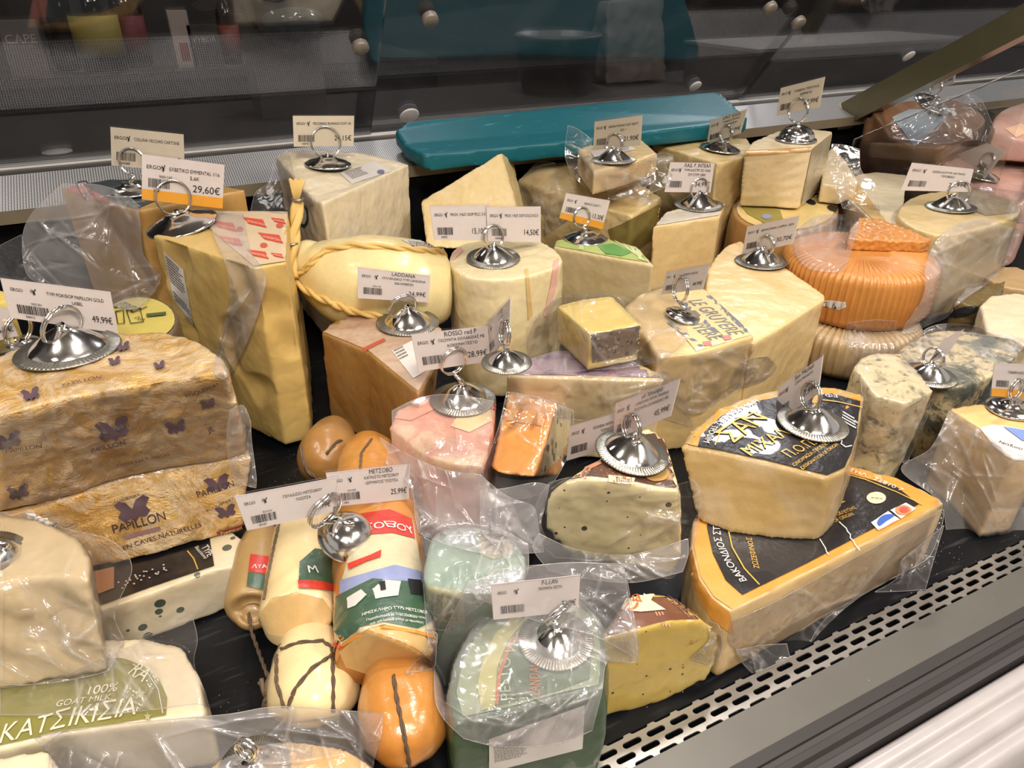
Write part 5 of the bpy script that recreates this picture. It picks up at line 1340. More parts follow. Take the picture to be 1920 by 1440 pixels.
HL = block('cheese_block', 'cream block with dark spot in the very bottom left corner', 'cheese', [(-60, 1470), (-20, 1424), (40, 1412), (85, 1405), (110, 1440), (60, 1490)], 0.083, 0.035, M_WHITE)
# ------------------------------------------------------------------ chrome card holders and price cards
t = NT('chrome')
nb = t.bump(t.noise(90, 3, 0.6), 0.06, 0.001)
sm_ = t.noise(40, 4, .6)
t.prin(Base_Color=(0.80, 0.79, 0.77, 1), Metallic=1.0, Roughness=t.rng(sm_, .4, .7, .10, .24), Normal=nb)
CHROME = t.m
DULL = simple('aged_chrome_flange', '#aaa69c', 0.33, 0.95, bump=(200, .4, .001))
CARDP = simple('card_paper', '#dcd3cd', 0.5); CARDW = simple('card_cream', '#d9cdb6', .5); BANDM = simple('orange_card_band', '#eca52c', .5)
def holder(label, base, rimw, ring, style='flange', up=None, body=None, tilt=None, depth_=None):
    u, v = base
    if depth_ is None:
        h = cast(u, v, [body.bvh] if body else None)
        p, n = (h[0], h[1]) if h else (Dp(u, v, .6), Vector((0, 0, 1)))
    else: p, n = Dp(u, v, depth_), Vector((0, 0, 1))
    if n.z < 0.5: n = Vector((0, 0, 1))
    ax = (n * .6 + Vector((0, 0, 1)) * .4).normalized() if up is None else Vector(up).normalized()
    d = depth(p); R = rimw * d / (2 * FPX)
    r_ = thing('card_holder', label, 'card holder', tuple(p), 'chrome price card holders')
    p = p + ax * .0015
    if style == 'flange':
        mb = MB(); nn = 144
        mb.lathe(p, ax, [(R * .74, .0012), (R * .78, .0003), (R * .97, .0002), (R, .0008), (R * .97, .0016), (R * .79, .0016), (R * .74, .0026)], nn * 2,
                 rib=lambda j, k: (.0004 if (j in (4, 5) and k % 4 < 2) else 0))
        mb.build('ribbed_flange', DULL, r_, True)
        hd = R * .5
        prof = [(R * .76, .001), (R * .74, R * .07), (R * .66, R * .16), (R * .5, R * .29), (R * .33, R * .42), (R * .2, R * .49), (R * .13, R * .52), (R * .11, R * .56), (.0008, R * .57)]
    elif style == 'hemi':
        prof = [(R * .97, 0), (R, .0008), (R * .97, .002), (R * .86, .003)] + [(R * .86 * math.cos(a), .003 + R * .62 * math.sin(a)) for a in [math.radians(x) for x in (12, 25, 38, 50, 62, 74, 84)]] + [(.0008, .003 + R * .62)]
    else:   # stepped
        prof = [(R * .98, 0), (R, .001), (R * .96, .0022), (R * .86, .003), (R * .8, .0045), (R * .55, R * .22), (R * .4, R * .28), (R * .34, R * .34), (R * .2, R * .36), (.0008, R * .37)]
    mb = MB(); mb.lathe(p, ax, prof, 56); mb.build('dome', CHROME, r_, True)
    apex = p + ax * prof[-1][1]
    ru, rv, rx, ry = ring
    dr = ray(ru, rv).normalized()                       # ring centre: closest point of its sight line to the dome's axis
    w0 = CAM - p; a = dr.dot(ax); den = 1 - a * a
    tt = (a * ax.dot(w0) - dr.dot(w0)) / den
    c = CAM + dr * tt
    return dict(root=r_, c=c, apex=apex, ring=ring, ax=ax, d=depth(c))
def plane_of(H, yaw):
    f = -FH; a = math.radians(yaw)
    n = Vector((f.x * math.cos(a) - f.y * math.sin(a), f.x * math.sin(a) + f.y * math.cos(a), 0.12)).normalized()
    return n
def onplane(u, v, c, n):
    d = ray(u, v); return CAM + d * ((c - CAM).dot(n) / d.dot(n))
def finish_ring(H, yaw, lean=0.0):
    n = plane_of(H, yaw); ru, rv, rx, ry = H['ring']; c = H['c']
    ex = Vector((0, 0, 1)).cross(n).normalized(); ey = n.cross(ex)
    k = H['d'] / FPX
    r = max(rx, ry) * k * .97
    ratio = ry / max(rx, ry)
    if rx >= ry and ratio < .93:                         # leaning ring: tip it back until it looks that flat
        b = math.acos(min(1, ratio)); ey = (ey * math.cos(b * .5) + n * math.sin(b * .5)).normalized(); n2 = ex.cross(ey)
    else: n2 = n
    mb = MB(); K = 40
    for s in (-.0011, .0011):
        mb.tube([c + n2 * s + ex * r * math.cos(q * 2 * math.pi / K) + ey * r * math.sin(q * 2 * math.pi / K) for q in range(K)], .00085, 8, True)
    mb.build('ring', CHROME, H['root'], True)
    mb = MB(); mb.tube([H['apex'] - H['ax'] * .002, H['apex'] + H['ax'] * .001, c - ey * r], [.0026, .0024, .0014], 10); mb.build('stem', CHROME, H['root'], True)
    return n
def card(label, H, px, lines, price, off=0.0016, yaw=None, sign=1, W=.075, code='', num='', band=False, cream=False, brand=True, ring=False, hand=None, lean=0):
    """price card gripped by holder H; px = corners TL, TR, BR, BL in image pixels"""
    if yaw is None:
        best = None
        for y in range(0, 76, 3):
            n = plane_of(H, y * sign); c = H['c'] - n * off
            a, b = onplane(*px[0], c, n), onplane(*px[1], c, n)
            e = abs((a - b).length - W)
            if best is None or e < best[0] - 1e-5: best = (e, y * sign)
        yaw = best[1]
    n = plane_of(H, yaw)
    if ring: finish_ring(H, yaw, lean)
    c = H['c'] - n * off
    TL, TR, BR, BL = [onplane(u, v, c, n) for u, v in px]
    q = lambda s, t_: (TL.lerp(TR, s)).lerp(BL.lerp(BR, s), t_)
    g = n if n.dot(CAM - c) > 0 else -n
    low = min((TL, TR, BR, BL), key=lambda p: p.z)
    r_ = thing('price_card', label, 'price card', tuple((BL + BR) / 2), 'price cards in the counter')
    th = .0005
    def quad(s0, t0, s1, t1, lift):
        return [q(s0, t0) + g * lift, q(s1, t0) + g * lift, q(s1, t1) + g * lift, q(s0, t1) + g * lift]
    mb = MB(); f = quad(0, 0, 1, 1, 0); bk = [p - g * th for p in f]
    mb.add(f + bk, [(0,3,2,1),(4,5,6,7),(0,1,5,4),(1,2,6,5),(2,3,7,6),(3,0,4,7)]); mb.build('paper', CARDW if cream else CARDP, r_)
    Wd = (TR - TL).length; Hh = (BL - TL).length
    # clear folded sleeve: front sheet and rolled top edge
    mb = MB(); mb.add(quad(-.008, -.02, 1.008, 1.03, .0009), [(0, 1, 2, 3)])
    K = 10; mb.tube([q(-.008 + 1.016 * i / K, -.03) + g * .0003 for i in range(K + 1)], .0011, 6)
    mb.build('clear_sleeve', CLEAR, r_)
    if band:
        add_flat('orange_band', quad(0, .76, 1, 1, .0004), [(0, 1, 2, 3)], BANDM, r_)
    mb = MB(); rnd = random.Random(hash_(label))
    def put(s, x, y, h, bold=0.0, wmax=None, align='l'):
        vs, fs, w = glyphs(s, bold); k = h / .73        # cap height in fractions of the card height
        wf = w * k * Hh / Wd                            # width as a fraction of the card width
        sx = 1.0
        if wmax and wf > wmax: sx = wmax / wf; wf = wmax
        x0 = x - (wf if align == 'r' else wf / 2 if align == 'c' else 0)
        mb.add([q(x0 + p.x * k * Hh / Wd * sx, y - p.y * k) + g * .0005 for p in vs], fs)
    if brand:
        put('ERGO', .055, .29, .085, .0, .16); put('N', .055 + .165, .29, .085, .0)
        mb.add([q(a, b) + g * .0006 for a, b in ((.225, .17), (.245, .24), (.262, .17), (.27, .19), (.252, .25), (.258, .33), (.245, .31), (.235, .34), (.238, .26))], [tuple(range(9))])
    for i, l in enumerate(lines): put(l, .63 if brand else .5, .29 + i * .15, .085, 0.0, .62 if brand else .9, 'c')
    if price: put(price, .955, .80 if not band else .70, .165, .022, .5, 'r')
    x = .075
    y0, y1 = (.62, .84) if not band else (.50, .70)
    while x < .33:
        wd = rnd.choice((.004, .006, .010)); mb.add(quad(x, y0, x + wd, y1, .0005), [(0, 1, 2, 3)]); x += wd + rnd.choice((.005, .007, .009))
    if num: put(num, .2, y0 - .03, .06, 0, .16, 'l')
    if code: put(code, .13, y1 + .10, .07, 0, .2, 'l')
    add_flat('printing', mb.v, mb.f, INK, r_)
    if hand:
        mb = MB(); put(hand, .62, .15, .13, .0, .6, 'c'); add_flat('pen_writing', mb.v, mb.f, simple('pen_ink', '#3a3338', .5), r_)
    return r_
def hash_(s): return sum((i + 1) * ord(ch) for i, ch in enumerate(s))

H = holder('chrome holder of the 17,20€ card on the amber wedge', (250, 362), 92, (248, 303, 24, 25), 'step', body=A)
card('price card for collina vecchio at 17,20€, partly behind the 29,60€ card', H, [(207, 238), (344, 252), (346, 323), (209, 310)], ['COLLINA VECCHIO CARTONE'], '17,20€', code='04588', cream=True, ring=True)
H = holder('tilted chrome holder of the 29,60€ card on the tall holey block', (343, 424), 132, (325, 370, 32, 30), 'step', body=B_, up=(-.16, -.05, 1))
card('price card for emmental at 29,60€ with orange band', H, [(266, 289), (421, 309), (417, 391), (266, 374)], ['ΕΛΒΕΤΙΚΟ EMMENTAL 1/16', '5,6K'], '29,60€', num='9301143', code='384', band=True, ring=True)
H = holder('chrome holder of the 24,15€ card on the white hard cheese quarter', (615, 311), 87, (611, 267, 29, 28), 'step', body=J)
card('price card for pecorino at 24,15€', H, [(549, 217), (664, 217), (663, 274), (551, 275)], ['PECORINO ROMANO DOP 1/8'], '24,15€', code='04593', cream=True, ring=True)
H = holder('chrome holder between the 15,10€ and 14,50€ cards', (925, 487), 101, (925, 445, 24, 24), 'flange', body=L_)
card('price card at 15,10€, left of the two on one ring', H, [(806, 387), (917, 384), (915, 451), (814, 450)], ['PROV. VALP. DOP PICC. 5 K'], '15,10€', code='04595', off=.0032, ring=True)
card('price card for provolone dolce at 14,50€, right of the two on one ring', H, [(912, 388), (1014, 387), (1014, 454), (915, 452)], ['PROV. VALP. DOP DOLCE KG 5'], '14,50€', code='04594', off=.0016)
H = holder('chrome holder of the 13,30€ card on the green topped wedge', (1098, 449), 82, (1091, 407, 17, 19), 'step', body=O_)
card('price card at 13,30€ with orange band', H, [(1062, 362), (1144, 376), (1129, 430), (1049, 409)], ['BIANCO LIGHT 1'], '13,30€', band=True, ring=True)
H = holder('chrome holder of the 21,90€ card on the small bagged block', (1150, 303), 86, (1152, 270, 17, 19), 'flange', body=Pg)
card('price card for grana padano at 21,90€', H, [(1115, 228), (1204, 216), (1201, 272), (1112, 282)], ['GRANA PADANO DOP GRATT', 'KG 1'], '21,90€', cream=True, ring=True, sign=-1)
H = holder('chrome holder of the 60,99€ card beside the teal board', (1350, 281), 75, (1362, 251, 13, 16), 'step', body=Q)
card('price card at 60,99€ with pen writing, in front of the teal board corner', H, [(1332, 226), (1401, 205), (1388, 250), (1325, 272)], ['ΓΡΑΒΙΕΡΑ ΚΡΗΤΗΣ', 'ΠΑΛΑΙΩΜΕΝΗ'], '60,99€', cream=True, ring=True, sign=-1, hand='ΚΡΗΤ. ΒΛΑΧ.')
H = holder('chrome holder of the 34,99€ card on the white topped cream block', (1310, 387), 92, (1312, 354, 19, 20), 'flange', body=T_)
card('price card at 34,99€ with pen writing', H, [(1257, 304), (1340, 306), (1332, 361), (1246, 360)], ['ΤΥΡΙ ΚΑΣΤΡΙ ΣΕ ΛΑΔΙ', 'ΖΥΓΟΥΡΙ 1000'], '34,99€', ring=True, hand='ΛΑΔ. Ρ. ΙΝΤΕΑΛ')
H = holder('hemispherical chrome holder of the 27,99€ card on the large pale block', (1492, 264), 75, (1497, 207, 19, 22), 'hemi', body=R_)
card('price card at 27,99€ standing highest against the steel ledge', H, [(1464, 165), (1547, 144), (1536, 201), (1456, 217)], ['ΓΡΑΒΙΕΡΑ ΤΡΙΠΟΛΗΣ', 'ΧΕΡΙΜΕΤΗ'], '27,99€', cream=True, ring=True, sign=-1)
H = holder('chrome holder of the 30,70€ card on the large smooth yellow wedge', (1427, 493), 97, (1436, 460, 19, 19), 'flange', body=U)
card('price card at 30,70€ in front of the brown sided wheel', H, [(1401, 425), (1499, 405), (1487, 457), (1391, 477)], ['BIANCHINA CAPRA 100%'], '30,70€', ring=True, sign=-1)
H = holder('chrome holder of the 44,99€ card on the lettered paper wedge', (1280, 597), 72, (1276, 542, 21, 25), 'step', body=V, up=(.25, -.1, 1))
card('price card at 44,99€ behind the bag of the butter yellow block', H, [(1250, 510), (1331, 496), (1317, 542), (1240, 552)], ['ΓΡΑΒΙΕΡΑ ΕΛΒΕΤΙΑΣ'], '44,99€', ring=True, sign=-1)
H = holder('chrome holder of the 24,99€ card on the dark amber wedge', (765, 608), 118, (755, 575, 27, 18), 'flange', body=BB_)
card('price card at 24,99€ in front of the pear shaped cheese', H, [(671, 501), (807, 517), (802, 567), (671, 559)], ['ΟΛΛΑΝΔΙΚΟ ΤΥΡΙ LANDANA', '500 ΗΜΕΡΩΝ'], '24,99€', num='9301129', ring=True, hand='LADDANA')
H = holder('chrome holder of the 28,99€ card on the red marbled wedge', (868, 752), 124, (851, 677, 29, 25), 'flange', body=CC_)
card('price card for red pesto gouda at 28,99€', H, [(771, 627), (914, 611), (920, 677), (785, 697)], ['ΓΚΟΥΝΤΑ ΟΛΛΑΝΔΙΑΣ ΜΕ', 'ΚΟΚΚΙΝΗ ΠΕΣΤΟ'], '28,99€', ring=True, hand='ROSSO red P')
H = holder('chrome holder of the steeply turned card on the purple printed wedge', (950, 684), 96, (946, 625, 11, 26), 'flange', body=EE_)
card('steeply turned price card right of the 28,99€ card', H, [(909, 612), (957, 559), (955, 625), (917, 675)], ['ΓΚΟΥΝΤΑ'], '23,99€', ring=True, sign=-1, hand='LAND')
H = holder('big chrome holder of the 45,99€ card on the upper truffle wedge', (1183, 852), 140, (1184, 802, 24, 27), 'flange', body=GG_)
card('price card for truffle gouda at 45,99€ with pen writing', H, [(1155, 756), (1275, 710), (1257, 780), (1149, 826)], ['LANDANA WITH TRUFFLE', 'ΓΚΟΥΝΤΑ ΟΛΛΑΝΔΙΑΣ ΜΕ'], '45,99€', ring=True, sign=-1, hand='με τρούφα')
card('price card for olive and tomato gouda tucked behind the 45,99€ card', H, [(1069, 799), (1190, 764), (1186, 828), (1062, 864)], ['GOUDA WITH OLIVE', 'TOMATO'], '25,99€', off=.012, sign=-1)
H = holder('hemispherical chrome holder of the two 25,99€ cards, lying on the sausage cheeses', (650, 1010), 112, (610, 957, 38, 27), 'hemi', depth_=.487, up=(.25, -.35, .85))
card('price card at 25,99€ for the cow milk cheese, left of the pair', H, [(440, 931), (632, 895), (624, 960), (464, 995)], ['ΓΕΛΑΔΙΣΙΟ ΜΕΤΣΟΒΟΥ', 'ΤΟΣΙΤΣΑ'], '25,99€', num='8101416', code='04169', off=.0016, ring=True)
card('price card at 25,99€ for the smoked cheese, right of the pair', H, [(611, 887), (769, 870), (767, 936), (625, 950)], ['ΚΑΠΝΙΣΤΟ ΜΕΤΣΟΒΟΥ', 'ΙΔΡΥΜΑΤΟΣ ΤΟΣΙΤΣΑ'], '25,99€', num='8101002', code='0401', off=.0036, hand='ΜΕΤΣΟΒΟ')
H = holder('large chrome holder of the 49,99€ card on the upper gold half wheel', (130, 660), 180, (116, 612, 42, 29), 'flange', body=C_)
card('price card for gold label roquefort at 49,99€', H, [(1, 521), (207, 547), (222, 625), (20, 596)], ['ΤΥΡΙ ΡΟΚΦΟΡ PAPILLON GOLD', 'LABEL'], '49,99€', num='9201201', code='04415', ring=True, W=.078)
H = holder('chrome holder of the cut off card at the left edge', (32, 658), 100, (34, 618, 30, 25), 'step', depth_=.56)
card('price card ending in 65€ cut off by the left edge', H, [(-90, 560), (14, 578), (34, 630), (-75, 655)], ['GREC'], '9,65€', ring=True, brand=False)
H = holder('chrome holder of the 21,99€ card on the bagged cheese at the right', (1782, 391), 88, (1798, 362, 21, 22), 'flange', body=Y)
card('pinkish price card at 21,99€ at the right', H, [(1710, 305), (1826, 317), (1815, 360), (1689, 357)], ['ΚΕΦΑΛΟΤΥΡΙ ΑΙΓΙΝΑΣ', 'ΠΡΟΒΕΙΟ'], '21,99€', ring=True)
H = holder('chrome holder of the 21,40€ card on the ham beyond the divider', (1747, 196), 70, (1755, 164, 12, 14), 'step', body=HAM)
card('price card at 21,40€ beyond the divider at the upper right', H, [(1738, 140), (1797, 117), (1788, 157), (1731, 174)], ['ΠΡΟΣΟΥΤΟ'], '21,40€', ring=True, sign=-1)
H = holder('chrome holder beside the mortadella beyond the divider', (1840, 332), 62, (1852, 300, 12, 14), 'step', body=MOR)
card('small turned card beside the mortadella', H, [(1793, 290), (1850, 268), (1884, 284), (1850, 330)], [''], '', ring=True, sign=-1, brand=False)
H = holder('chrome holder of the turned card on the upper slate labelled wedge', (1522, 798), 130, (1520, 742, 13, 27), 'flange', body=HH_)
card('steeply turned price card on the upper slate labelled wedge', H, [(1460, 726), (1543, 667), (1534, 738), (1451, 795)], ['ΣΑΝ ΜΙΧΑΛΗ'], '27,99€', ring=True, sign=-1, hand='San Michali')
H = holder('chrome holder with an edge on card between the two blue cheeses', (1740, 708), 98, (1750, 672, 5, 20), 'flange', depth_=.66)
card('price card seen nearly edge on over the marbled blue cheese', H, [(1768, 637), (1808, 617), (1776, 664), (1737, 685)], [''], '', ring=True, yaw=-62, brand=False)
H = holder('chrome holder at the right edge on the orange yellow block', (1892, 770), 82, (1906, 729, 12, 20), 'step', body=KK_)
card('price card with orange band at the right edge', H, [(1865, 681), (1950, 684), (1944, 748), (1858, 742)], ['ΓΡΑΒΙΕΡΑ ΝΑΞΟΥ'], '15,85€', band=True, ring=True, brand=False)
H = holder('big chrome holder under the bag on the dark green pesto half', (1042, 1205), 142, (1046, 1150, 30, 12), 'flange', body=NB)
card('price card at 31,09€ lying under the milky bag at the front', H, [(921, 1096), (1088, 1078), (1084, 1146), (926, 1162)], ['ΓΚΟΥΝΤΑ ΠΕΣΤΟ'], '31,09€', ring=True, hand='P-L-LAN')
H = holder('chrome holder lying sideways on the beige block at the left edge', (0, 1046), 112, (-40, 1000, 28, 22), 'flange', body=Fb, up=(.55, -.25, .8)); finish_ring(H, 0)
H = holder('chrome holder with ribbed rim under the milky bag at the bottom edge', (478, 1446), 132, (462, 1405, 20, 22), 'flange', body=Hb, up=(.1, -.1, 1)); finish_ring(H, -20)
# ------------------------------------------------------------------ loose bags and film
def R(*rows): return list(rows)
sheet(A.root, R([(115, 345), (175, 345), (230, 360), (260, 385)], [(60, 400), (140, 400), (210, 420), (262, 410)], [(42, 450), (120, 470), (210, 480), (270, 480)], [(55, 520), (120, 530), (220, 545), (300, 515)], [(120, 535), (180, 560), (250, 580), (292, 545)]), MILKY, lift=.012, amp=.006, wl=24, seed=1, res=(46, 46), dmax=.78)
sheet(A.root, R([(0, 460), (40, 440)], [(0, 520), (60, 500)], [(60, 545), (130, 560)]), lift=.01, amp=.005, seed=2, res=(24, 20), dmax=.76)
sheet(B_.root, R([(392, 400), (430, 398), (455, 400)], [(400, 440), (440, 440), (470, 470)], [(425, 500), (470, 510), (497, 515)], [(430, 560), (462, 560), (492, 560)], [(410, 640), (440, 640), (468, 630)], [(402, 700), (420, 710), (440, 690)]), MILKY, lift=.008, amp=.006, wl=40, seed=3, res=(60, 30), label='crumpled clear film torn off the block')
sheet(C_.root, R([(430, 770), (455, 760), (470, 790)], [(425, 810), (455, 815), (472, 830)], [(428, 860), (455, 865), (480, 890)], [(440, 905), (458, 910), (480, 915)]), MILKY, name='film_tail', lift=.006, amp=.006, wl=60, seed=4, res=(34, 26), dmax=.55)
sheet(J.root, R([(515, 295), (540, 282)], [(505, 340), (560, 350)], [(480, 360), (590, 372)], [(470, 395), (560, 400)]), lift=.008, amp=.003, seed=5, res=(24, 24), dmax=.9)
sheet(Pg.root, R([(1065, 235), (1085, 243), (1110, 262)], [(1060, 295), (1090, 285), (1112, 300)], [(1085, 340), (1115, 330), (1170, 320)], [(1120, 370), (1160, 372), (1230, 340)]), lift=.006, amp=.004, seed=6, res=(34, 30), dmax=.99)
sheet(Pg.root, R([(1110, 322), (1180, 310), (1235, 288), (1262, 290)], [(1130, 345), (1190, 335), (1240, 320), (1262, 320)], [(1150, 375), (1195, 370), (1245, 352), (1255, 345)]), lift=.006, amp=.005, wl=45, seed=7, res=(26, 40), dmax=1.0)
sheet(N.root, R([(975, 340), (1010, 305), (1060, 310)], [(985, 380), (1030, 350), (1080, 360)], [(1020, 400), (1055, 410), (1075, 400)], [(1020, 440), (1045, 425), (1062, 412)]), lift=.004, amp=.005, wl=50, seed=8, res=(34, 34))
sheet(FF_.root, R([(1040, 560), (1085, 552), (1130, 550), (1190, 560), (1240, 532), (1262, 545)], [(1010, 590), (1060, 600), (1110, 600), (1170, 590), (1240, 575), (1278, 590)], [(995, 620), (1040, 630), (1100, 635), (1180, 640), (1240, 630), (1290, 630)], [(990, 650), (1040, 668), (1090, 678), (1170, 672), (1240, 665), (1275, 650)], [(1015, 695), (1050, 698), (1100, 694), (1160, 690), (1220, 682), (1250, 670)]), VAC, lift=.008, amp=.006, wl=30, seed=9, res=(46, 64))
sheet(V.root, R([(1230, 655), (1300, 665), (1380, 650), (1415, 640)], [(1235, 700), (1300, 700), (1360, 690), (1412, 668)], [(1250, 740), (1310, 740), (1365, 720), (1408, 705)], [(1290, 775), (1320, 772), (1360, 745), (1395, 720)]), VAC, lift=.006, amp=.005, wl=32, seed=10, res=(36, 44))
sheet(V.root, R([(1390, 680), (1410, 672), (1440, 668)], [(1375, 705), (1410, 700), (1458, 690)], [(1370, 725), (1400, 725), (1440, 710)]), VAC, name='bag_corner', lift=.004, amp=.006, wl=70, seed=11, res=(26, 30), dmax=.82)
sheet(W_.root, R([(1488, 440), (1530, 405), (1590, 402), (1612, 408)], [(1490, 470), (1530, 445), (1585, 440), (1610, 425)], [(1500, 490), (1540, 475), (1580, 475), (1596, 470)], [(1520, 505), (1560, 510), (1580, 505), (1590, 490)]), MILKY, lift=.004, amp=.004, wl=34, seed=12, res=(30, 36))
sheet(W_.root, R([(1748, 462), (1765, 440), (1800, 418), (1842, 408), (1880, 420), (1915, 432)], [(1735, 500), (1760, 480), (1800, 470), (1850, 455), (1890, 455), (1905, 462)], [(1735, 530), (1770, 525), (1810, 510), (1845, 500), (1870, 500), (1880, 505)], [(1730, 560), (1765, 560), (1800, 550), (1830, 540), (1845, 535), (1855, 530)], [(1700, 605), (1740, 600), (1770, 590), (1785, 580), (1790, 572), (1795, 565)], [(1690, 625), (1715, 622), (1740, 610), (1765, 600), (1775, 595), (1785, 585)]), MILKY, lift=.012, amp=.006, wl=22, seed=13, res=(54, 46), label='big milky bag end hanging to the right')
sheet(X_.root, R([(1590, 605), (1640, 600), (1680, 602)], [(1585, 640), (1640, 635), (1680, 640)], [(1605, 665), (1640, 660), (1680, 665)]), lift=.004, amp=.002, seed=14, res=(20, 24), name='bag_flap')
sheet(Y.root, R([(1800, 350), (1860, 350), (1920, 360)], [(1790, 380), (1860, 385), (1920, 395)], [(1830, 405), (1880, 410), (1920, 418)]), lift=.005, amp=.004, wl=40, seed=15, res=(26, 36))
sheet(Z2.root, R([(1560, 270), (1585, 272), (1612, 280)], [(1555, 310), (1590, 310), (1615, 320)], [(1565, 350), (1600, 350), (1640, 345)], [(1580, 390), (1620, 400), (1650, 405)]), lift=.006, amp=.003, seed=16, res=(30, 24), dmax=1.06)
sheet(HAM.root, R([(1680, 215), (1760, 185), (1830, 180), (1860, 230)], [(1670, 240), (1740, 235), (1820, 230), (1870, 260)], [(1700, 270), (1760, 270), (1830, 262), (1880, 265)]), lift=.006, amp=.006, wl=30, seed=17, res=(30, 40), dmax=1.25)
patch(HAM, [(1672, 220), (1705, 205), (1790, 205), (1740, 255), (1715, 275)], simple('pale_blue_label', '#9fb0b8', .5, coat=.4), 'paper_label')
sheet(MOR.root, R([(1740, 330), (1760, 290), (1830, 258), (1890, 250)], [(1745, 350), (1790, 310), (1850, 285), (1920, 280)], [(1760, 360), (1810, 340), (1870, 320), (1935, 320)]), lift=.008, amp=.006, wl=30, seed=18, res=(28, 40))
sheet(J1.root, R([(1605, 668), (1640, 655), (1680, 650), (1700, 660)], [(1608, 700), (1645, 700), (1690, 700), (1740, 715)], [(1615, 720), (1660, 730), (1700, 740), (1752, 740)], [(1615, 790), (1660, 790), (1700, 800), (1735, 790)], [(1600, 860), (1640, 850), (1670, 860), (1700, 870)]), lift=.006, amp=.004, wl=30, seed=19, res=(46, 34))
sheet(J2.root, R([(1690, 660), (1740, 615), (1800, 608), (1880, 625), (1935, 640)], [(1700, 690), (1760, 660), (1820, 655), (1880, 655), (1915, 655)], [(1770, 725), (1800, 715), (1840, 705), (1870, 690), (1890, 680)]), VAC, lift=.004, amp=.004, wl=34, seed=20, res=(36, 50))
sheet(KK_.root, R([(1780, 770), (1830, 800), (1860, 830), (1930, 860)], [(1745, 840), (1800, 860), (1860, 870), (1930, 880)], [(1690, 880), (1780, 890), (1850, 910), (1930, 920)], [(1760, 940), (1800, 950), (1860, 960), (1930, 965)], [(1775, 1000), (1800, 1030), (1860, 1045), (1930, 1040)]), MILKY, lift=.008, amp=.007, wl=30, seed=21, res=(54, 46), dmax=.63)
sheet(CC_.root, R([(735, 770), (790, 745), (850, 740), (925, 752)], [(735, 830), (790, 820), (850, 830), (915, 850)], [(725, 870), (790, 880), (850, 890), (905, 885)], [(775, 890), (810, 930), (850, 950), (930, 930)], [(770, 925), (830, 970), (880, 975), (960, 945)], [(785, 960), (830, 1000), (900, 1000), (985, 1010)]), MILKY, lift=.008, amp=.009, wl=26, seed=22, res=(60, 44), dmax=.56)
sheet(DD_.root, R([(950, 735), (1010, 745), (1075, 770)], [(935, 800), (1000, 800), (1075, 820)], [(910, 870), (990, 885), (1060, 865)], [(895, 905), (960, 915), (1040, 900)], [(930, 925), (975, 935), (1015, 925)]), VAC, lift=.007, amp=.005, wl=34, seed=23, res=(44, 36), dmax=.6)
sheet(EE_.root, R([(960, 690), (1050, 700), (1150, 705), (1240, 695), (1260, 700)], [(960, 735), (1050, 740), (1150, 740), (1240, 735), (1290, 760)], [(985, 770), (1060, 785), (1150, 790), (1220, 780), (1300, 800)]), VAC, lift=.005, amp=.004, wl=36, seed=24, res=(34, 56))
sheet(GG_.root, R([(1030, 905), (1085, 893), (1170, 900), (1245, 912), (1300, 900)], [(1015, 925), (1085, 915), (1175, 925), (1260, 930), (1312, 920)], [(1005, 950), (1080, 960), (1180, 980), (1270, 980), (1312, 960)], [(1000, 1000), (1080, 1030), (1180, 1030), (1270, 1030), (1300, 1020)], [(1040, 1045), (1100, 1050), (1180, 1060), (1250, 1085), (1275, 1070)]), VAC, lift=.005, amp=.004, wl=24, seed=25, res=(56, 56), dmax=.56)
sheet(GG_.root, R([(900, 920), (950, 915), (1000, 905), (1030, 910)], [(900, 955), (950, 955), (1000, 955), (1022, 950)], [(905, 1000), (950, 1000), (990, 1000), (1015, 985)], [(950, 1040), (975, 1030), (1005, 1025), (1030, 1020)]), MILKY, name='bag_neck', lift=.006, amp=.008, wl=40, seed=26, res=(34, 34), dmax=.55)
sheet(CC_.root, R([(712, 820), (760, 850), (830, 880), (900, 890)], [(740, 870), (800, 900), (870, 930), (950, 930)], [(772, 920), (830, 950), (900, 965), (1000, 950)], [(778, 965), (840, 985), (920, 1000), (1010, 990)], [(785, 1000), (850, 1025), (930, 1040), (1020, 1035)]), MILKY, name='bag_end', lift=.004, amp=.008, wl=30, seed=43, res=(44, 46), dmax=.53)
sheet(GG_.root, R([(1010, 1000), (1080, 1030), (1180, 1040), (1290, 1010)], [(1000, 1030), (1090, 1060), (1180, 1070), (1290, 1040)], [(1030, 1070), (1100, 1085), (1190, 1092), (1280, 1072)]), MILKY, name='bag_end', lift=.006, amp=.006, wl=30, seed=44, res=(26, 50), dmax=.5)
sheet(NA.root, R([(790, 1000), (840, 980), (920, 985), (990, 1020)], [(790, 1050), (850, 1040), (930, 1045), (990, 1070)], [(795, 1110), (850, 1100), (920, 1100), (970, 1100)], [(800, 1180), (840, 1180), (880, 1150), (940, 1110)]), MILKY, lift=.005, amp=.005, wl=34, seed=27, res=(44, 40))
sheet(NB.root, R([(880, 1090), (960, 1070), (1060, 1055), (1168, 1058)], [(850, 1150), (960, 1150), (1080, 1140), (1180, 1110)], [(820, 1220), (930, 1220), (1060, 1210), (1196, 1234)], [(815, 1300), (920, 1300), (1040, 1270), (1140, 1240)], [(830, 1345), (920, 1360), (1040, 1345), (1128, 1300)], [(870, 1385), (940, 1400), (1040, 1395), (1110, 1370)]), MILKY, lift=.010, amp=.007, wl=20, seed=28, res=(64, 56), dmax=.475, label='big milky bag with a folded corner')
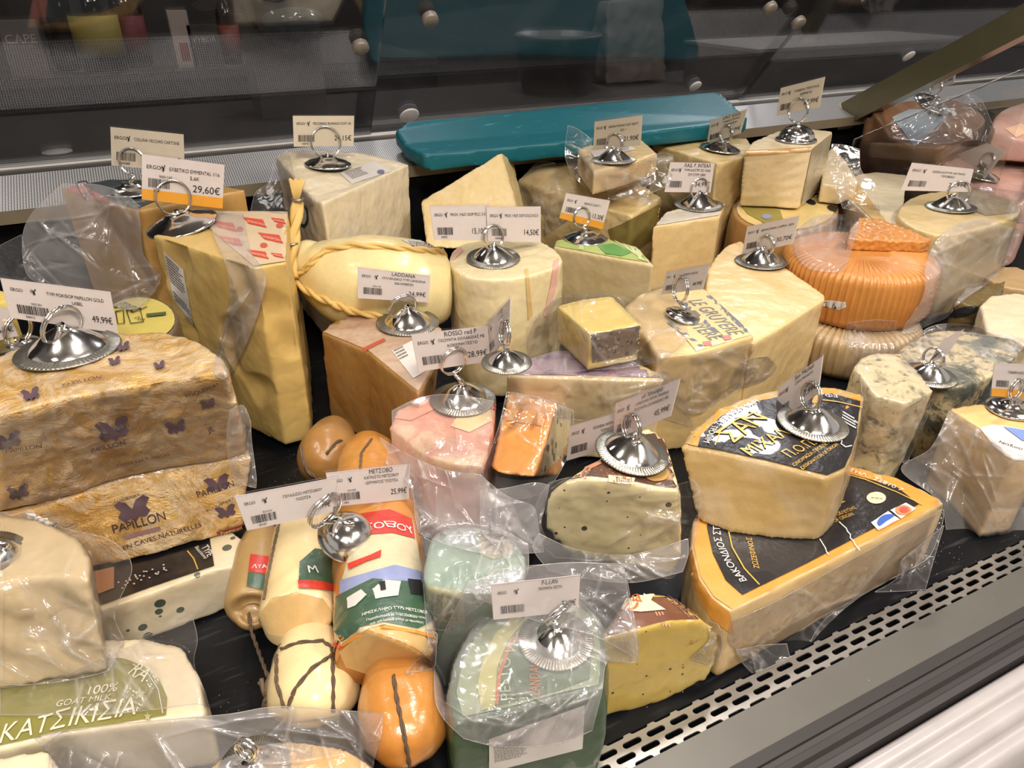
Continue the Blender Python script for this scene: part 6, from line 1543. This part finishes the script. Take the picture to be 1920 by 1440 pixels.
sheet(NB.root, R([(918, 1070), (1000, 1060), (1090, 1055), (1168, 1062)], [(900, 1110), (1000, 1130), (1090, 1100), (1175, 1100)], [(890, 1120), (1010, 1165), (1110, 1190), (1194, 1236)]), VAC, name='bag_fold', lift=.020, amp=.004, wl=30, seed=29, res=(30, 44), dmax=.46)
sheet(OO_.root, R([(1325, 1165), (1345, 1170), (1352, 1185)], [(1330, 1200), (1345, 1205), (1355, 1215)], [(1295, 1235), (1325, 1245), (1345, 1240)]), lift=.003, amp=.004, wl=70, seed=30, res=(26, 22))
sheet(II_.root, R([(1372, 1165), (1450, 1130), (1540, 1080), (1640, 1025), (1770, 955)], [(1368, 1205), (1450, 1185), (1545, 1130), (1640, 1075), (1765, 990)], [(1400, 1230), (1470, 1205), (1550, 1160), (1640, 1100), (1745, 1040)], [(1412, 1262), (1460, 1250), (1505, 1225), (1560, 1150), (1720, 1060)]), lift=.003, amp=.003, wl=30, seed=31, res=(40, 64))
sheet(II_.root, R([(1380, 1218), (1430, 1210), (1475, 1207)], [(1390, 1240), (1435, 1235), (1480, 1228)], [(1410, 1262), (1445, 1250), (1484, 1230)]), VAC, name='film_corner', lift=.006, amp=.005, wl=60, seed=32, res=(24, 28), dmax=.5)
sheet(II_.root, R([(1690, 1050), (1740, 1010), (1770, 985)], [(1680, 1085), (1735, 1055), (1755, 1035)], [(1640, 1110), (1700, 1108), (1735, 1105)]), VAC, name='film_corner', lift=.005, amp=.006, wl=60, seed=33, res=(28, 32), dmax=.565)
sheet(MB_.root, R([(800, 1180), (815, 1185), (820, 1190)], [(800, 1215), (812, 1230), (816, 1245)], [(760, 1262), (790, 1258), (808, 1255)]), lift=.004, amp=.003, wl=60, seed=34, res=(22, 20), dmax=.43, name='film_edge')
sheet(Fb.root, R([(0, 960), (60, 962), (120, 990), (200, 1010), (240, 1040)], [(0, 1010), (70, 1010), (140, 1020), (190, 1040), (246, 1075)], [(0, 1090), (80, 1075), (150, 1080), (185, 1100), (215, 1150)], [(0, 1180), (90, 1180), (170, 1180), (210, 1200), (232, 1200)], [(0, 1285), (100, 1280), (190, 1262), (208, 1250), (225, 1215)]), VAC, lift=.005, amp=.0035, wl=24, seed=35, res=(50, 46), dmax=.47)
patch(Fb, [(45, 972), (60, 965), (195, 1010), (180, 1016)], PAPER, 'white_strip', lift=.004)
sheet(G_.root, R([(0, 1290), (100, 1275), (190, 1235), (260, 1205), (275, 1190), (362, 1160)], [(0, 1310), (100, 1300), (200, 1270), (270, 1240), (330, 1220), (370, 1200)], [(0, 1330), (100, 1325), (190, 1310), (280, 1290), (340, 1260), (365, 1250)], [(0, 1340), (100, 1340), (190, 1340), (290, 1330), (370, 1320), (400, 1330)]), VAC, lift=.004, amp=.004, wl=26, seed=36, res=(34, 56), dmax=.50)
sheet(Hb.root, R([(65, 1385), (110, 1372), (250, 1355), (420, 1340), (520, 1325), (640, 1332), (717, 1338)], [(90, 1410), (150, 1400), (280, 1390), (430, 1370), (540, 1360), (640, 1365), (715, 1375)], [(100, 1440), (200, 1430), (300, 1420), (440, 1400), (550, 1395), (640, 1400), (705, 1410)], [(110, 1500), (200, 1490), (300, 1480), (440, 1460), (550, 1450), (640, 1455), (695, 1460)]), MILKY, lift=.012, amp=.008, wl=20, seed=37, res=(40, 80), dmax=.405)
sheet(C_.root, R([(100, 760), (200, 740), (320, 725), (425, 712)], [(80, 830), (180, 800), (320, 780), (440, 760)], [(100, 900), (200, 870), (330, 840), (450, 820)], [(60, 955), (160, 920), (320, 885), (460, 852)]), FILM, name='stretch_film', lift=.002, amp=.0025, wl=50, seed=41, res=(44, 60))
sheet(C_.root, R([(0, 790), (60, 775), (110, 760)], [(0, 860), (50, 850), (90, 840)], [(0, 950), (50, 945), (90, 935)]), FILM, name='stretch_film', lift=.002, amp=.0025, wl=50, seed=42, res=(40, 30))
